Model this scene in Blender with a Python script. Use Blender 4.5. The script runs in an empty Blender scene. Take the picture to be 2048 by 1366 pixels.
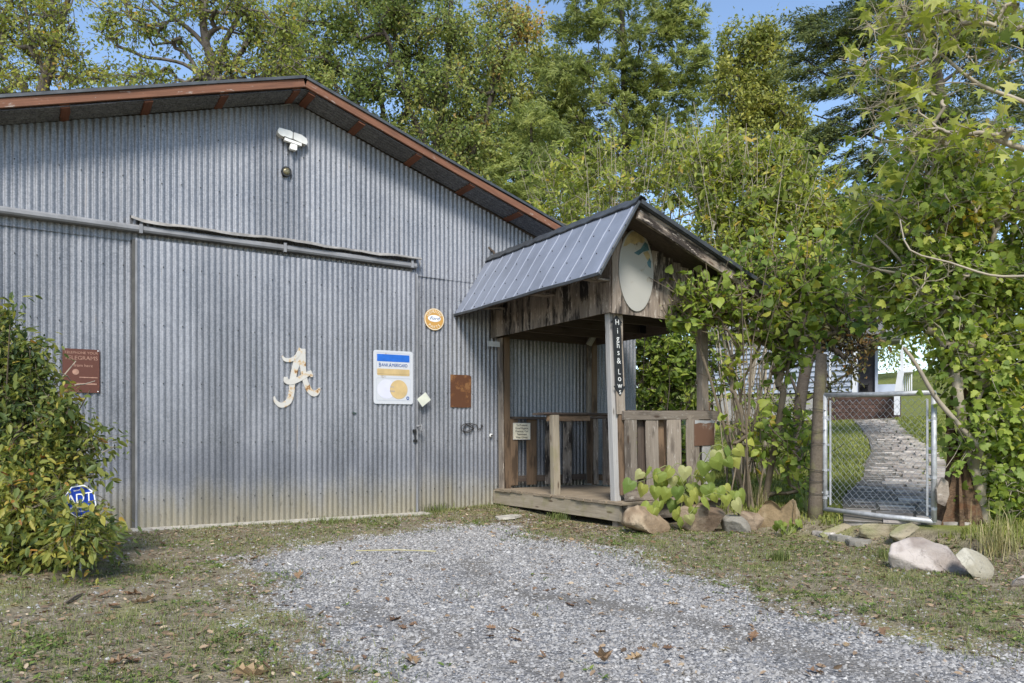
import bpy, math, random
import numpy as np
from mathutils import Vector, Matrix
rng = np.random.default_rng(11); random.seed(11)
SC = bpy.context.scene
COL = SC.collection

# ------------------------------------------------------------------ camera, sky, sun, exposure
YAW = math.radians(58.1)                       # heading of the lens, measured from the barn front (+X)
FW = np.array([math.cos(YAW), math.sin(YAW)]); RT = np.array([math.sin(YAW), -math.cos(YAW)])
CAMY, CAMZ, FPX, HY = -9.58, 1.04, 1531.0, 873.0
cd = bpy.data.cameras.new('camera'); cam = bpy.data.objects.new('camera', cd); COL.objects.link(cam)
cam.location = (0, CAMY, CAMZ); cam.rotation_euler = (math.radians(90), 0, YAW - math.radians(90))
cd.sensor_width = 36; cd.lens = FPX/2048*36; cd.shift_y = (HY-683)/2048; cd.clip_end = 2000; cd.clip_start = .05
SC.camera = cam
SUN_DIR = Vector((-.40, -.66, .74)).normalized()     # towards the sun
w = bpy.data.worlds.new('World'); SC.world = w; w.use_nodes = True
nt = w.node_tree; bg = nt.nodes['Background']
sk = nt.nodes.new('ShaderNodeTexSky'); sk.sky_type = 'NISHITA'; sk.sun_disc = False
sk.sun_elevation = math.asin(SUN_DIR.z); sk.sun_rotation = math.atan2(SUN_DIR.x, SUN_DIR.y)
sk.air_density = 1.0; sk.dust_density = .6; sk.ozone_density = 1.6; sk.altitude = 200
nt.links.new(sk.outputs[0], bg.inputs[0]); bg.inputs[1].default_value = .13
sl = bpy.data.lights.new('sun', 'SUN'); sl.energy = 2.5; sl.angle = math.radians(15); sl.color = (1, .955, .88)
so = bpy.data.objects.new('sun', sl); COL.objects.link(so)
so.rotation_euler = SUN_DIR.to_track_quat('Z', 'Y').to_euler()
vs = SC.view_settings; vs.view_transform = 'Standard'; vs.look = 'None'; vs.gamma = 1; vs.exposure = .93
vs.use_curve_mapping = False

# ------------------------------------------------------------------ measuring helpers (photo point + known plane -> place)
def ray(x): return FW + (x-1024)/FPX*RT
def at(x, y, s):
    d = ray(x)*s; return Vector((d[0], d[1]+CAMY, CAMZ+(HY-y)/FPX*s))
def onY(x, y, Y=0.):
    d = ray(x); return at(x, y, (Y-CAMY)/d[1])
def onX(x, y, X):
    d = ray(x); return at(x, y, X/d[0])
def onZ(x, y, Z=0.): return at(x, y, (CAMZ-Z)*FPX/(y-HY))
_ph = np.random.default_rng(3)
_K = [(_ph.normal(size=2), _ph.uniform(0, 6.3)) for _ in range(24)]
def fbm(x, y, sc=1.):
    o = 0
    for i, (k, p) in enumerate(_K):
        f = sc*(1.0+.42*i); o = o+np.sin((k[0]*x+k[1]*y)*f+p)/(1+.28*i)
    return o/6
def sstep(a, b, x):
    t = np.clip((x-a)/(b-a), 0, 1); return t*t*(3-2*t)
def gz(x, y):
    x = np.asarray(x, float); y = np.asarray(y, float)
    z = .012*fbm(x, y, 1.1)
    edge = 6.95+.12*fbm(y, y*0, .6)
    yard = .16+.077*np.clip(x-7.2, 0, 24)+.17*np.clip(x-34, 0, 26)+.015*fbm(x, y, .35)
    m = sstep(edge-.35, edge+.25, x)
    z = z*(1-m)+yard*m
    z = z+.05*sstep(4.3, 5.6, x)*sstep(-1.6, -.2, y)*(1-m)
    return z
def onG(x, y):
    s = 2.5
    while s < 80:
        p = at(x, y, s)
        if p.z < gz(p.x, p.y): return p
        s += .03
    return at(x, y, 30)

# ------------------------------------------------------------------ materials
def newmat(name):
    m = bpy.data.materials.new(name); m.use_nodes = True
    t = m.node_tree; return m, t, t.nodes['Principled BSDF']
def nd(t, typ, ins=None, **pr):
    n = t.nodes.new(typ)
    for k, v in pr.items(): setattr(n, k, v)
    for k, v in (ins or {}).items():
        if hasattr(v, 'node'): t.links.new(v, n.inputs[k])
        else: n.inputs[k].default_value = v
    return n
def ramp(t, fac, stops, interp='LINEAR'):
    n = t.nodes.new('ShaderNodeValToRGB'); t.links.new(fac, n.inputs[0]); cr = n.color_ramp; cr.interpolation = interp
    while len(cr.elements) < len(stops): cr.elements.new(.5)
    for e, (p, c) in zip(cr.elements, stops): e.position = p; e.color = (*c, 1) if len(c) == 3 else c
    return n.outputs[0]
def coords(t, scale=(1, 1, 1), kind='Object', rnd=True):
    tc = nd(t, 'ShaderNodeTexCoord'); v = tc.outputs[kind]
    if kind == 'World': pass
    if rnd:
        oi = nd(t, 'ShaderNodeObjectInfo')
        mu = nd(t, 'ShaderNodeMath', {0: oi.outputs['Random'], 1: 37.0}, operation='MULTIPLY')
        v = nd(t, 'ShaderNodeVectorMath', {0: v, 1: mu.outputs[0]}, operation='ADD').outputs[0]
    return nd(t, 'ShaderNodeMapping', {'Vector': v, 'Scale': scale}).outputs[0]
def wpos(t, scale=(1, 1, 1)):
    g = nd(t, 'ShaderNodeNewGeometry'); return nd(t, 'ShaderNodeMapping', {'Vector': g.outputs['Position'], 'Scale': scale}).outputs[0]
def noise(t, vec, scale, detail=4, rough=.55, out=0):
    return nd(t, 'ShaderNodeTexNoise', {'Vector': vec, 'Scale': scale, 'Detail': detail, 'Roughness': rough}).outputs[out]
def mix(t, fac, a, b, mode='MIX'):
    n = t.nodes.new('ShaderNodeMix'); n.data_type = 'RGBA'; n.blend_type = mode
    for i, v in ((0, fac), (6, a), (7, b)):
        if hasattr(v, 'node'): t.links.new(v, n.inputs[i])
        elif i == 0: n.inputs[0].default_value = v
        else: n.inputs[i].default_value = (*v, 1)
    return n.outputs[2]
def mth(t, op, a, b=0., c=0., clamp=False):
    n = t.nodes.new('ShaderNodeMath'); n.operation = op; n.use_clamp = clamp
    for i, v in enumerate((a, b, c)):
        if hasattr(v, 'node'): t.links.new(v, n.inputs[i])
        else: n.inputs[i].default_value = v
    return n.outputs[0]
def mrange(t, v, a, b, c=0., d=1.):
    n = nd(t, 'ShaderNodeMapRange', {0: v, 1: a, 2: b, 3: c, 4: d}); n.interpolation_type = 'SMOOTHSTEP'; return n.outputs[0]
def bump(t, b, h, strength=.3, dist=.01):
    n = nd(t, 'ShaderNodeBump', {'Height': h, 'Strength': strength, 'Distance': dist}); t.links.new(n.outputs[0], b.inputs['Normal'])
def setb(t, b, col=None, rough=None, metal=None, spec=None):
    for k, v in (('Base Color', col), ('Roughness', rough), ('Metallic', metal), ('Specular IOR Level', spec)):
        if v is None: continue
        if hasattr(v, 'node'): t.links.new(v, b.inputs[k])
        elif k == 'Base Color': b.inputs[k].default_value = (*v, 1)
        else: b.inputs[k].default_value = v
def objrand(t, a, b):
    oi = nd(t, 'ShaderNodeObjectInfo'); return nd(t, 'ShaderNodeMapRange', {0: oi.outputs['Random'], 3: a, 4: b}).outputs[0]
def hsv(t, col, v, s=1.0):
    return nd(t, 'ShaderNodeHueSaturation', {'Color': col, 'Value': v, 'Saturation': s}).outputs[0]

def plain(name, c, rough=.6, metal=0., var=.25, scale=9., bm=.15, spec=.4, rnd=.1):
    m, t, b = newmat(name); v = coords(t)
    n = noise(t, v, scale, 6)
    lo = tuple(x*(1-var) for x in c); hi = tuple(min(1, x*(1+var)) for x in c)
    col = hsv(t, ramp(t, n, [(.3, lo), (.7, hi)]), objrand(t, 1-rnd, 1+rnd))
    setb(t, b, col, rough, metal, spec); bump(t, b, n, bm, .01); return m

def galvanised(name, tint=(1, 1, 1), dirt=True, lo=.86, hi=1.10):
    m, t, b = newmat(name); p = wpos(t)
    sp = nd(t, 'ShaderNodeTexVoronoi', {'Vector': p, 'Scale': 75.}).outputs['Color']
    spg = nd(t, 'ShaderNodeSeparateColor', {0: sp}).outputs[0]
    n1 = noise(t, wpos(t, (1.3, 1.3, .5)), 2.2, 5)
    st = noise(t, wpos(t, (16, 16, .35)), 1.3, 4)
    a = tuple(x*y for x, y in zip((.136, .141, .157), tint)); c = tuple(x*y for x, y in zip((.232, .239, .260), tint))
    col = ramp(t, n1, [(.3, a), (.72, c)])
    col = mix(t, mrange(t, st, .5, .75, 0, .35), col, (.32, .32, .34))
    col = mix(t, .16, col, hsv(t, mix(t, spg, (.17, .18, .20), (.8, .8, .82)), 1.0, .5))
    if dirt:
        z = nd(t, 'ShaderNodeSeparateXYZ', {0: p}).outputs[2]
        nz = mth(t, 'ADD', z, mth(t, 'MULTIPLY', mth(t, 'SUBTRACT', noise(t, wpos(t, (3, 3, .6)), 2.0, 4), .5), .55))
        nz = mth(t, 'ADD', nz, objrand(t, -.05, .05))
        low = mrange(t, nz, .62, .02)
        col = mix(t, mth(t, 'MULTIPLY', low, .8), col, (.33, .29, .20))
        blot = noise(t, wpos(t, (9, 9, 3)), 2.5, 5, .65)
        spots = mth(t, 'MULTIPLY', mrange(t, blot, .58, .70), mrange(t, z, .42, .03))
        mid_ = mth(t, 'MULTIPLY', mrange(t, nz, .98, .75), mrange(t, nz, .38, .62))
        col = mix(t, mth(t, 'MULTIPLY', mid_, .30), col, (.115, .125, .155))
        col = mix(t, mth(t, 'MULTIPLY', spots, .8), col, (.075, .06, .05))
        rs = mth(t, 'MULTIPLY', mrange(t, noise(t, wpos(t, (11, 11, .8)), 1.9, 5, .6), .66, .76), .45)
        col = mix(t, rs, col, (.30, .25, .20))
    col = hsv(t, col, objrand(t, lo, hi))
    setb(t, b, col, mrange(t, n1, .2, .8, .40, .62), .45, .5)
    bump(t, b, noise(t, p, 130, 2), .06, .004); return m

def wood(name, lo, hi, dark=(.05, .04, .03), stain=.5, rough=.85, vr=.16, pal=None, moss=0., sr=(.50, .72)):
    m, t, b = newmat(name)
    v = coords(t, (1.2, 26, 26)); g = noise(t, v, 2.2, 8, .65)
    v2 = coords(t, (1, 3.2, 3.2)); s = noise(t, v2, 1.8, 5, .6)
    col = ramp(t, g, [(.25, lo), (.75, hi)])
    col = mix(t, mth(t, 'MULTIPLY', mrange(t, s, *sr), stain), col, dark)
    cr = mrange(t, noise(t, coords(t, (.8, 60, 60)), 1.5, 3), .66, .74)
    col = mix(t, mth(t, 'MULTIPLY', cr, .75), col, (.03, .025, .02))
    kn = nd(t, 'ShaderNodeTexVoronoi', {'Vector': coords(t, (2.2, 9, 9)), 'Scale': 1.0}).outputs['Distance']
    col = mix(t, mrange(t, kn, .16, .07, 0, .8), col, (.06, .035, .02))
    if pal:
        pn = noise(t, coords(t, (2.5, 9, 9)), 3, 6, .7)
        col = mix(t, mrange(t, pn, pal[1]-.05, pal[1]+.05), col, pal[0])
    if moss:
        col = mix(t, mth(t, 'MULTIPLY', mrange(t, noise(t, coords(t, (2, 2, 2)), 3.1, 5), .5, .65), moss), col, (.20, .19, .08))
    col = hsv(t, col, objrand(t, 1-vr, 1+vr))
    setb(t, b, col, rough, 0, .25); bump(t, b, g, .55, .006); return m

def leafmat(name, stops, trans=.38, rough=.5):
    m, t, b = newmat(name)
    a = nd(t, 'ShaderNodeAttribute', attribute_name='tone').outputs['Fac']
    col = ramp(t, a, stops); setb(t, b, col, rough, 0, .35)
    tr = nd(t, 'ShaderNodeBsdfTranslucent', {'Color': mix(t, .5, col, (.30, .36, .04), 'MULTIPLY') if False else hsv(t, col, 1.25, 1.1)})
    mx = nd(t, 'ShaderNodeMixShader', {0: trans, 1: b.outputs[0], 2: tr.outputs[0]})
    t.links.new(mx.outputs[0], t.nodes['Material Output'].inputs[0]); return m

def painted(name, c, chip=(.16, .07, .03), th=.66, rough=.45, under=(.25, .24, .23), scale=7.):
    m, t, b = newmat(name); v = coords(t)
    n = noise(t, v, scale, 8, .65); n2 = noise(t, v, scale*.4, 3)
    col = mix(t, mrange(t, n2, .3, .7, 0, .25), c, tuple(x*.82 for x in c))
    col = mix(t, mrange(t, n, th-.07, th), col, under); col = mix(t, mrange(t, n, th, th+.03), col, chip)
    setb(t, b, col, rough, 0, .4); bump(t, b, n, .12, .004); return m

M = {}
M['wall'] = galvanised('galvanised_wall'); M['door'] = galvanised('galvanised_door', (1.10, 1.10, 1.10))
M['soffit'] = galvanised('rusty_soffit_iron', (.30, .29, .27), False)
M['roof_top'] = galvanised('roof_iron', (.8, .8, .8), False)
M['track'] = plain('grey_painted_track', (.23, .23, .235), .6, .1, .22, 6)
M['flash'] = plain('weathered_flashing', (.30, .28, .255), .6, .3, .35, 8)
M['red'] = wood('red_painted_timber', (.125, .056, .033), (.235, .108, .064), (.10, .05, .035), .45, .75, .08, ((.36, .30, .26), .645))
M['redin'] = wood('red_stained_block', (.13, .052, .03), (.21, .085, .048), (.06, .03, .02), .5, .8, .12)
M['grey'] = wood('grey_weathered_wood', (.165, .135, .105), (.29, .245, .20), (.07, .055, .045), .75, .88, .26, ((.36, .32, .275), .62), 0., (.50, .64))
M['fascia'] = wood('stained_fascia_wood', (.15, .115, .088), (.34, .285, .235), (.022, .018, .016), .95, .88, .34, ((.42, .365, .31), .60), 0., (.47, .60))
M['brown'] = wood('brown_wood', (.105, .068, .042), (.20, .135, .085), (.04, .027, .018), .75, .85, .26, None, 0., (.50, .64))
M['deck'] = wood('deck_wood', (.20, .155, .105), (.32, .26, .19), (.16, .13, .09), .4, .9, .1)
M['rim'] = wood('pale_rim_wood', (.23, .19, .135), (.37, .32, .245), (.20, .17, .11), .5, .9, .06, None, .35)
M['pale'] = wood('whitewashed_wood', (.29, .28, .262), (.45, .435, .415), (.25, .235, .22), .4, .85, .06, ((.30, .27, .24), .68))
M['dkwood'] = wood('dark_wood', (.06, .045, .035), (.13, .10, .08), (.03, .02, .02), .5, .9)
M['steel'] = plain('blue_grey_roof_steel', (.215, .235, .285), .5, .1, .14, 3, .03, .5, .03)
M['steeltrim'] = plain('dark_roof_trim', (.075, .08, .085), .5, .4, .3, 8)
M['screw'] = plain('dark_screw', (.03, .03, .03), .7, 0)
M['conc'] = plain('concrete', (.42, .39, .33), .9, 0, .3, 14, .5)
M['white'] = plain('white_plastic', (.70, .69, .65), .45, 0, .1, 12, .05)
M['gapshade'] = plain('painted_gap_shade', (.07, .07, .065), .7)  # near black that stands in for the shade in narrow gaps
M['black'] = plain('black_metal', (.025, .025, .025), .5, .3, .4, 20)
M['lens'] = plain('aged_glass_lens', (.16, .14, .08), .2, .2, .6, 60)
M['rusty'] = painted('rusted_sheet', (.095, .037, .015), (.20, .095, .035), .57, .8, (.14, .058, .02), 7)
M['rusty2'] = painted('rusted_silver_plate', (.13, .07, .045), (.22, .19, .17), .62, .6, (.16, .10, .07), 5)
M['enamel'] = painted('white_enamel', (.54, .55, .57), (.22, .12, .07), .69, .3, (.40, .37, .33), 9)
M['emblem'] = painted('rust_chipped_white_paint', (.54, .515, .465), (.25, .12, .04), .585, .5, (.52, .38, .22), 10)
M['signred'] = painted('brown_red_enamel', (.10, .032, .018), (.09, .03, .02), .68, .5, (.13, .042, .022), 5)
M['faded'] = plain('faded_lettering', (.36, .20, .14), .6, 0, .3, 30)
M['blue'] = plain('blue_print', (.018, .13, .52), .4, 0, .12, 10, .02)
M['navy'] = plain('dark_blue_print', (.03, .09, .27), .45, 0, .2, 14, .02)
M['tan'] = plain('faded_tan_print', (.55, .40, .19), .45, 0, .12, 8, .02)
M['lilac'] = plain('faded_lilac_print', (.58, .58, .66), .45, 0, .05, 8, .02)
M['greyline'] = plain('grey_line_print', (.33, .35, .42), .5)
M['ochre'] = painted('ochre_enamel', (.52, .285, .075), (.30, .14, .03), .70, .4, (.62, .46, .24), 6)
M['cream'] = plain('cream_print', (.74, .68, .52), .5, 0, .15, 12, .05)
M['card'] = plain('pale_card', (.62, .63, .52), .7, 0, .12, 10, .05)
M['signblack'] = plain('black_signboard', (.02, .021, .023), .45, 0, .3, 10)
M['letter'] = plain('white_lettering', (.70, .70, .68), .5, 0, .05, 10, .02)
M['adt'] = plain('deep_blue_sign', (.006, .04, .32), .35, 0, .15, 6, .02)
M['oval'] = painted('oval_white_board', (.40, .39, .355), (.12, .10, .08), .66, .6, (.34, .31, .26), 6)
M['pipe'] = plain('galvanised_pipe', (.40, .405, .41), .5, .25, .22, 20)
M['wire'] = plain('galvanised_wire', (.42, .43, .43), .45, .6, .3, 30)
M['darkwire'] = plain('rusty_wire', (.035, .03, .028), .6, .4)
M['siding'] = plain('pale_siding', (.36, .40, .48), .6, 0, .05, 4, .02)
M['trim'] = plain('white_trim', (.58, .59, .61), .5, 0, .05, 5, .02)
M['ceil'] = plain('porch_ceiling_boards', (.42, .415, .40), .7, 0, .08, 5)
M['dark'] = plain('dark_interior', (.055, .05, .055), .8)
M['brickred'] = plain('brown_brick', (.075, .042, .032), .85, 0, .35, 6, .3, .3, .25)
M['block'] = plain('grey_block', (.27, .26, .25), .9, 0, .2, 8, .3)
M['shingle'] = plain('grey_shingle', (.16, .16, .165), .9, 0, .3, 12)
M['bark'] = wood('tree_bark', (.075, .062, .05), (.19, .165, .14), (.04, .03, .025), .5, .95, .1)
M['barkdk'] = wood('dark_bark', (.05, .042, .034), (.12, .10, .082), (.03, .02, .02), .5, .95, .1)
M['twig'] = plain('pale_twig', (.34, .29, .22), .8, 0, .3, 4, .1)
M['stem'] = plain('brown_stem', (.16, .125, .085), .8, 0, .3, 4, .1)
M['greenstem'] = plain('green_stem', (.22, .24, .09), .7)
M['postwood'] = wood('old_fence_post', (.075, .058, .042), (.17, .14, .105), (.06, .05, .04), .6, .95, .1, None, .35)
M['stump'] = wood('rotten_wood', (.045, .03, .02), (.19, .12, .07), (.11, .05, .022), .7, .95, .1, ((.30, .26, .21), .68), 0., (.5, .62))
# foliage palettes
G = dict
M['l_oak'] = leafmat('oak_leaves', [(0, (.085, .12, .035)), (.35, (.20, .245, .06)), (.7, (.36, .385, .09)), (.93, (.46, .42, .11)), (1, (.46, .30, .085))], .5)
M['l_mix'] = leafmat('autumn_oak_leaves', [(0, (.10, .14, .05)), (.35, (.22, .28, .085)), (.62, (.36, .40, .125)), (.85, (.47, .42, .14)), (1, (.54, .32, .11))], .52)
M['l_con'] = leafmat('hemlock_needles', [(0, (.10, .13, .045)), (.5, (.27, .315, .095)), (1, (.46, .48, .16))], .45, .6)
M['l_ced'] = leafmat('cedar_needles', [(0, (.05, .07, .03)), (.5, (.14, .175, .065)), (1, (.28, .30, .11))], .42, .6)
M['l_yel'] = leafmat('yellowing_leaves', [(0, (0.127, 0.159, 0.038)), (.5, (0.278, 0.298, 0.070)), (1, (0.455, 0.417, 0.101))])
M['l_shrub'] = leafmat('shrub_leaves', [(0, (.10, .14, .035)), (.4, (.24, .29, .06)), (.8, (.42, .44, .08)), (.95, (.50, .48, .10)), (1, (.52, .38, .08))], .48)
M['l_bush'] = leafmat('broad_bush_leaves', [(0, (.085, .135, .035)), (.35, (.205, .285, .055)), (.7, (.365, .43, .08)), (.93, (.48, .50, .10)), (1, (.58, .44, .08))], .48, .5)
M['l_gum'] = leafmat('star_leaves', [(0, (.14, .19, .04)), (.6, (.36, .39, .07)), (1, (.52, .50, .16))], .45, .45)
M['l_nan'] = leafmat('narrow_bush_leaves', [(0, (.045, .075, .028)), (.3, (.12, .165, .045)), (.6, (.25, .27, .06)), (.86, (.42, .37, .075)), (.95, (.46, .26, .065)), (1, (.28, .09, .05))], .42, .5)
M['l_heart'] = leafmat('heart_leaves', [(0, (.13, .20, .045)), (.5, (.27, .32, .065)), (.9, (.38, .38, .09)), (1, (.50, .51, .40))], .4, .55)
M['l_red'] = leafmat('reddish_leaves', [(0, (.05, .06, .02)), (.5, (.13, .12, .04)), (1, (.26, .13, .045))])
M['grass'] = leafmat('grass_blades', [(0, (0.076, 0.108, 0.032)), (.45, (0.164, 0.202, 0.057)), (.75, (0.304, 0.298, 0.114)), (1, (0.455, 0.380, 0.202))], .3, .6)
M['lawn'] = leafmat('lawn_blades', [(0, (0.132, 0.168, 0.036)), (.6, (0.240, 0.264, 0.060)), (1, (0.396, 0.372, 0.108))], .3, .6)
M['weed'] = leafmat('weed_leaves', [(0, (.06, .10, .03)), (.6, (.14, .20, .045)), (1, (.26, .29, .07))], .3, .5)
M['litter'] = leafmat('leaf_litter', [(0, (.09, .062, .04)), (.4, (.20, .135, .085)), (.75, (.36, .26, .165)), (1, (.52, .42, .29))], .15, .8)
M['dryleaf'] = leafmat('dry_leaf', [(0, (.13, .075, .045)), (.5, (.25, .15, .085)), (.8, (.36, .25, .14)), (1, (.40, .37, .13))], .2, .7)
M['gravel'] = leafmat('grey_gravel', [(0, (.165, .155, .14)), (.35, (.285, .27, .25)), (.75, (.40, .385, .36)), (.93, (.53, .51, .48)), (1, (.37, .29, .21))], 0., .9)

def rockmat(name, a, b_, c, moss=0., scale=3.):
    m, t, b = newmat(name); v = coords(t)
    n = noise(t, v, scale, 7, .62); n2 = noise(t, v, scale*4, 5, .65); n3 = noise(t, v, scale*.7, 3)
    col = ramp(t, n, [(.28, a), (.55, b_), (.75, c)])
    col = mix(t, mrange(t, n3, .50, .60, 0, .8), col, tuple(min(1, x*1.25) for x in c))
    col = mix(t, mrange(t, n2, .52, .72, 0, .55), col, tuple(x*.45 for x in a))
    ck = nd(t, 'ShaderNodeTexVoronoi', {'Vector': nd(t, 'ShaderNodeVectorMath', {0: v, 1: nd(t, 'ShaderNodeTexNoise', {'Vector': v, 'Scale': 5.}).outputs['Color']}, operation='ADD').outputs[0], 'Scale': scale*.8}, feature='DISTANCE_TO_EDGE').outputs['Distance']
    col = mix(t, mrange(t, ck, .012, .0, 0, .3), col, (.05, .04, .03))
    if moss: col = mix(t, mth(t, 'MULTIPLY', mrange(t, n3, .42, .62), moss), col, (.14, .16, .04))
    setb(t, b, col, .9, 0, .25); bump(t, b, mth(t, 'ADD', n2, n), .7, .02); return m
M['sand'] = rockmat('orange_sandstone', (.18, .125, .075), (.29, .21, .135), (.39, .31, .215))
M['sandbr'] = rockmat('brown_sandstone', (.10, .07, .048), (.17, .12, .08), (.24, .185, .13))
M['tanrock'] = rockmat('tan_sandstone', (.16, .115, .06), (.25, .18, .10), (.33, .26, .165))
M['greyrock'] = rockmat('grey_rock', (.18, .165, .14), (.27, .25, .21), (.38, .36, .33))
M['pinkrock'] = rockmat('pale_pinkish_rock', (.17, .125, .105), (.29, .245, .21), (.38, .335, .30))
M['creamrock'] = rockmat('cream_lichen_rock', (.20, .175, .12), (.30, .27, .20), (.37, .345, .28))
M['mossrock'] = rockmat('mossy_stone', (.20, .17, .11), (.33, .28, .19), (.40, .35, .26), .75)
M['flag'] = rockmat('flagstone', (.22, .19, .17), (.34, .30, .27), (.47, .43, .40), .12, 2.)
for _n in (1,):
    _t = M['flag'].node_tree; _b = _t.nodes['Principled BSDF']; _l = _b.inputs['Base Color'].links[0].from_socket; _t.links.new(hsv(_t, _l, objrand(_t, .75, 1.3)), _b.inputs['Base Color'])

# ------------------------------------------------------------------ object helpers
WL = {}
def prop(o, label=None, cat=None, group=None, kind=None):
    if label: o['label'] = label
    if cat: o['category'] = cat
    if group: o['group'] = group
    if kind: o['kind'] = kind
    return o
def thing(name, label, cat, loc=(0, 0, 0), group=None):
    o = bpy.data.objects.new(name, None); COL.objects.link(o); o.location = loc; o.empty_display_size = .1
    WL[o.name] = Vector(loc); return prop(o, label, cat, group)
def attach(o, parent, world):
    COL.objects.link(o); WL[o.name] = Vector(world)
    if parent is not None: o.parent = parent; o.location = Vector(world)-WL[parent.name]
    else: o.location = world
    return o
def mesh_obj(name, V, F, mat, parent=None, smooth=False, tone=None, origin=None, kind=None):
    """V (n,3) world coordinates; F (m,k) array or a list of tuples"""
    V = np.asarray(V, float)
    if origin is None:
        lo, hi = V.min(0), V.max(0); origin = ((lo[0]+hi[0])/2, (lo[1]+hi[1])/2, lo[2])
    me = bpy.data.meshes.new(name); L = V-np.array(origin)
    if isinstance(F, np.ndarray):
        n, k = F.shape
        me.vertices.add(len(L)); me.vertices.foreach_set('co', L.astype(np.float32).ravel())
        me.loops.add(n*k); me.loops.foreach_set('vertex_index', F.astype(np.int32).ravel())
        me.polygons.add(n); me.polygons.foreach_set('loop_start', np.arange(0, n*k, k, dtype=np.int32))
        me.update(calc_edges=True)
    else:
        me.from_pydata([tuple(v) for v in L], [], F); me.update()
    if tone is not None:
        a = me.attributes.new('tone', 'FLOAT', 'FACE'); a.data.foreach_set('value', np.asarray(tone, np.float32))
    if smooth: me.polygons.foreach_set('use_smooth', np.ones(len(me.polygons), bool))
    me.materials.append(mat)
    o = bpy.data.objects.new(name, me); attach(o, parent, origin)
    if kind: o['kind'] = kind
    return o
class MB:
    def __init__(s): s.v = []; s.f = []
    def add(s, vs_, fs):
        n = len(s.v); s.v += [tuple(v) for v in vs_]; s.f += [tuple(i+n for i in f) for f in fs]
    def box(s, c, size, ax=None):
        c = Vector(c); X, Y, Z = ax or (Vector((1, 0, 0)), Vector((0, 1, 0)), Vector((0, 0, 1)))
        a, b, d = (q/2 for q in size); P = [c+X*(i*a)+Y*(j*b)+Z*(k*d) for k in (-1, 1) for j in (-1, 1) for i in (-1, 1)]
        s.add(P, [(0, 2, 3, 1), (4, 5, 7, 6), (0, 1, 5, 4), (2, 6, 7, 3), (0, 4, 6, 2), (1, 3, 7, 5)])
    def tube(s, pts, rad, n=8, cap=True):
        pts = [Vector(p) for p in pts]; rad = rad if hasattr(rad, '__len__') else [rad]*len(pts); ring = []
        base = len(s.v); u = None
        for i, p in enumerate(pts):
            d = (pts[min(i+1, len(pts)-1)]-pts[max(i-1, 0)]).normalized()
            if u is None: u = d.orthogonal().normalized()
            u = (u-d*u.dot(d)).normalized(); v = d.cross(u)
            s.v += [tuple(p+(u*math.cos(2*math.pi*k/n)+v*math.sin(2*math.pi*k/n))*rad[i]) for k in range(n)]
        for i in range(len(pts)-1):
            for k in range(n):
                a = base+i*n+k; b = base+i*n+(k+1) % n; s.f.append((a, b, b+n, a+n))
        if cap: s.f.append(tuple(base+k for k in reversed(range(n)))); s.f.append(tuple(base+(len(pts)-1)*n+k for k in range(n)))
    def prism(s, poly, O, U, V, d):
        """outline in (U,V) with its front on O, thickness d going back along -(UxV)"""
        O, U, V = Vector(O), Vector(U), Vector(V); W = U.cross(V).normalized(); n = len(poly)
        P = [O+U*x+V*y for x, y in poly]+[O+U*x+V*y-W*d for x, y in poly]
        s.add(P, [tuple(range(n)), tuple(reversed(range(n, 2*n)))]+[(i, i+n, (i+1) % n+n, (i+1) % n) for i in range(n)])
    def sphere(s, c, r, n=10, sc=(1, 1, 1)):
        c = Vector(c); pts = []; R_ = n//2
        for i in range(1, R_):
            for k in range(n):
                th = math.pi*i/R_; ph = 2*math.pi*k/n
                pts.append(c+Vector((r*sc[0]*math.sin(th)*math.cos(ph), r*sc[1]*math.sin(th)*math.sin(ph), r*sc[2]*math.cos(th))))
        pts += [c+Vector((0, 0, r*sc[2])), c-Vector((0, 0, r*sc[2]))]; f = []
        for i in range(R_-2):
            for k in range(n): f.append((i*n+k, (i+1)*n+k, (i+1)*n+(k+1) % n, i*n+(k+1) % n))
        t, bt = len(pts)-2, len(pts)-1
        f += [(t, k, (k+1) % n) for k in range(n)]+[(bt, (R_-2)*n+(k+1) % n, (R_-2)*n+k) for k in range(n)]
        s.add(pts, f)
    def build(s, name, mat, parent=None, smooth=False, origin=None): return mesh_obj(name, s.v, s.f, mat, parent, smooth, origin=origin)
def board(name, p0, p1, wdir, w_, t_, mat, parent, jit=.0025, seg=3, cut=0., tap=0.):
    """one sawn board, its own local X along the grain"""
    p0, p1 = Vector(p0), Vector(p1); X = (p1-p0); L = X.length; X.normalize()
    W = Vector(wdir); W = (W-X*W.dot(X)).normalized(); T = X.cross(W)
    c = min(.004, t_*.2, w_*.2); a, b = w_/2, t_/2
    ring = [(-a+c, -b), (a-c, -b), (a, -b+c), (a, b-c), (a-c, b), (-a+c, b), (-a, b-c), (-a, -b+c)]
    vs_, fs = [], []
    for i in range(seg+1):
        x = L*i/seg; oy, oz = np.random.default_rng(int(abs(p0.x*977+p0.y*613+p0.z*331+i*77)) % 99991).normal(0, jit, 2); k = 1+tap*(i/seg-.5)
        for y, z in ring:
            xe = x+(random.uniform(-cut, cut) if i in (0, seg) else 0); vs_.append((xe, y*k+oy, z+oz))
    for i in range(seg):
        for k in range(8): a_ = i*8+k; b_ = i*8+(k+1) % 8; fs.append((a_, a_+8, b_+8, b_))
    fs.append(tuple(range(8))); fs.append(tuple(seg*8+k for k in reversed(range(8))))
    me = bpy.data.meshes.new(name); me.from_pydata(vs_, [], fs); me.update(); me.materials.append(mat)
    o = bpy.data.objects.new(name, me); attach(o, parent, p0)
    o.rotation_euler = Matrix((X, W, T)).transposed().to_euler(); return o
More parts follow.
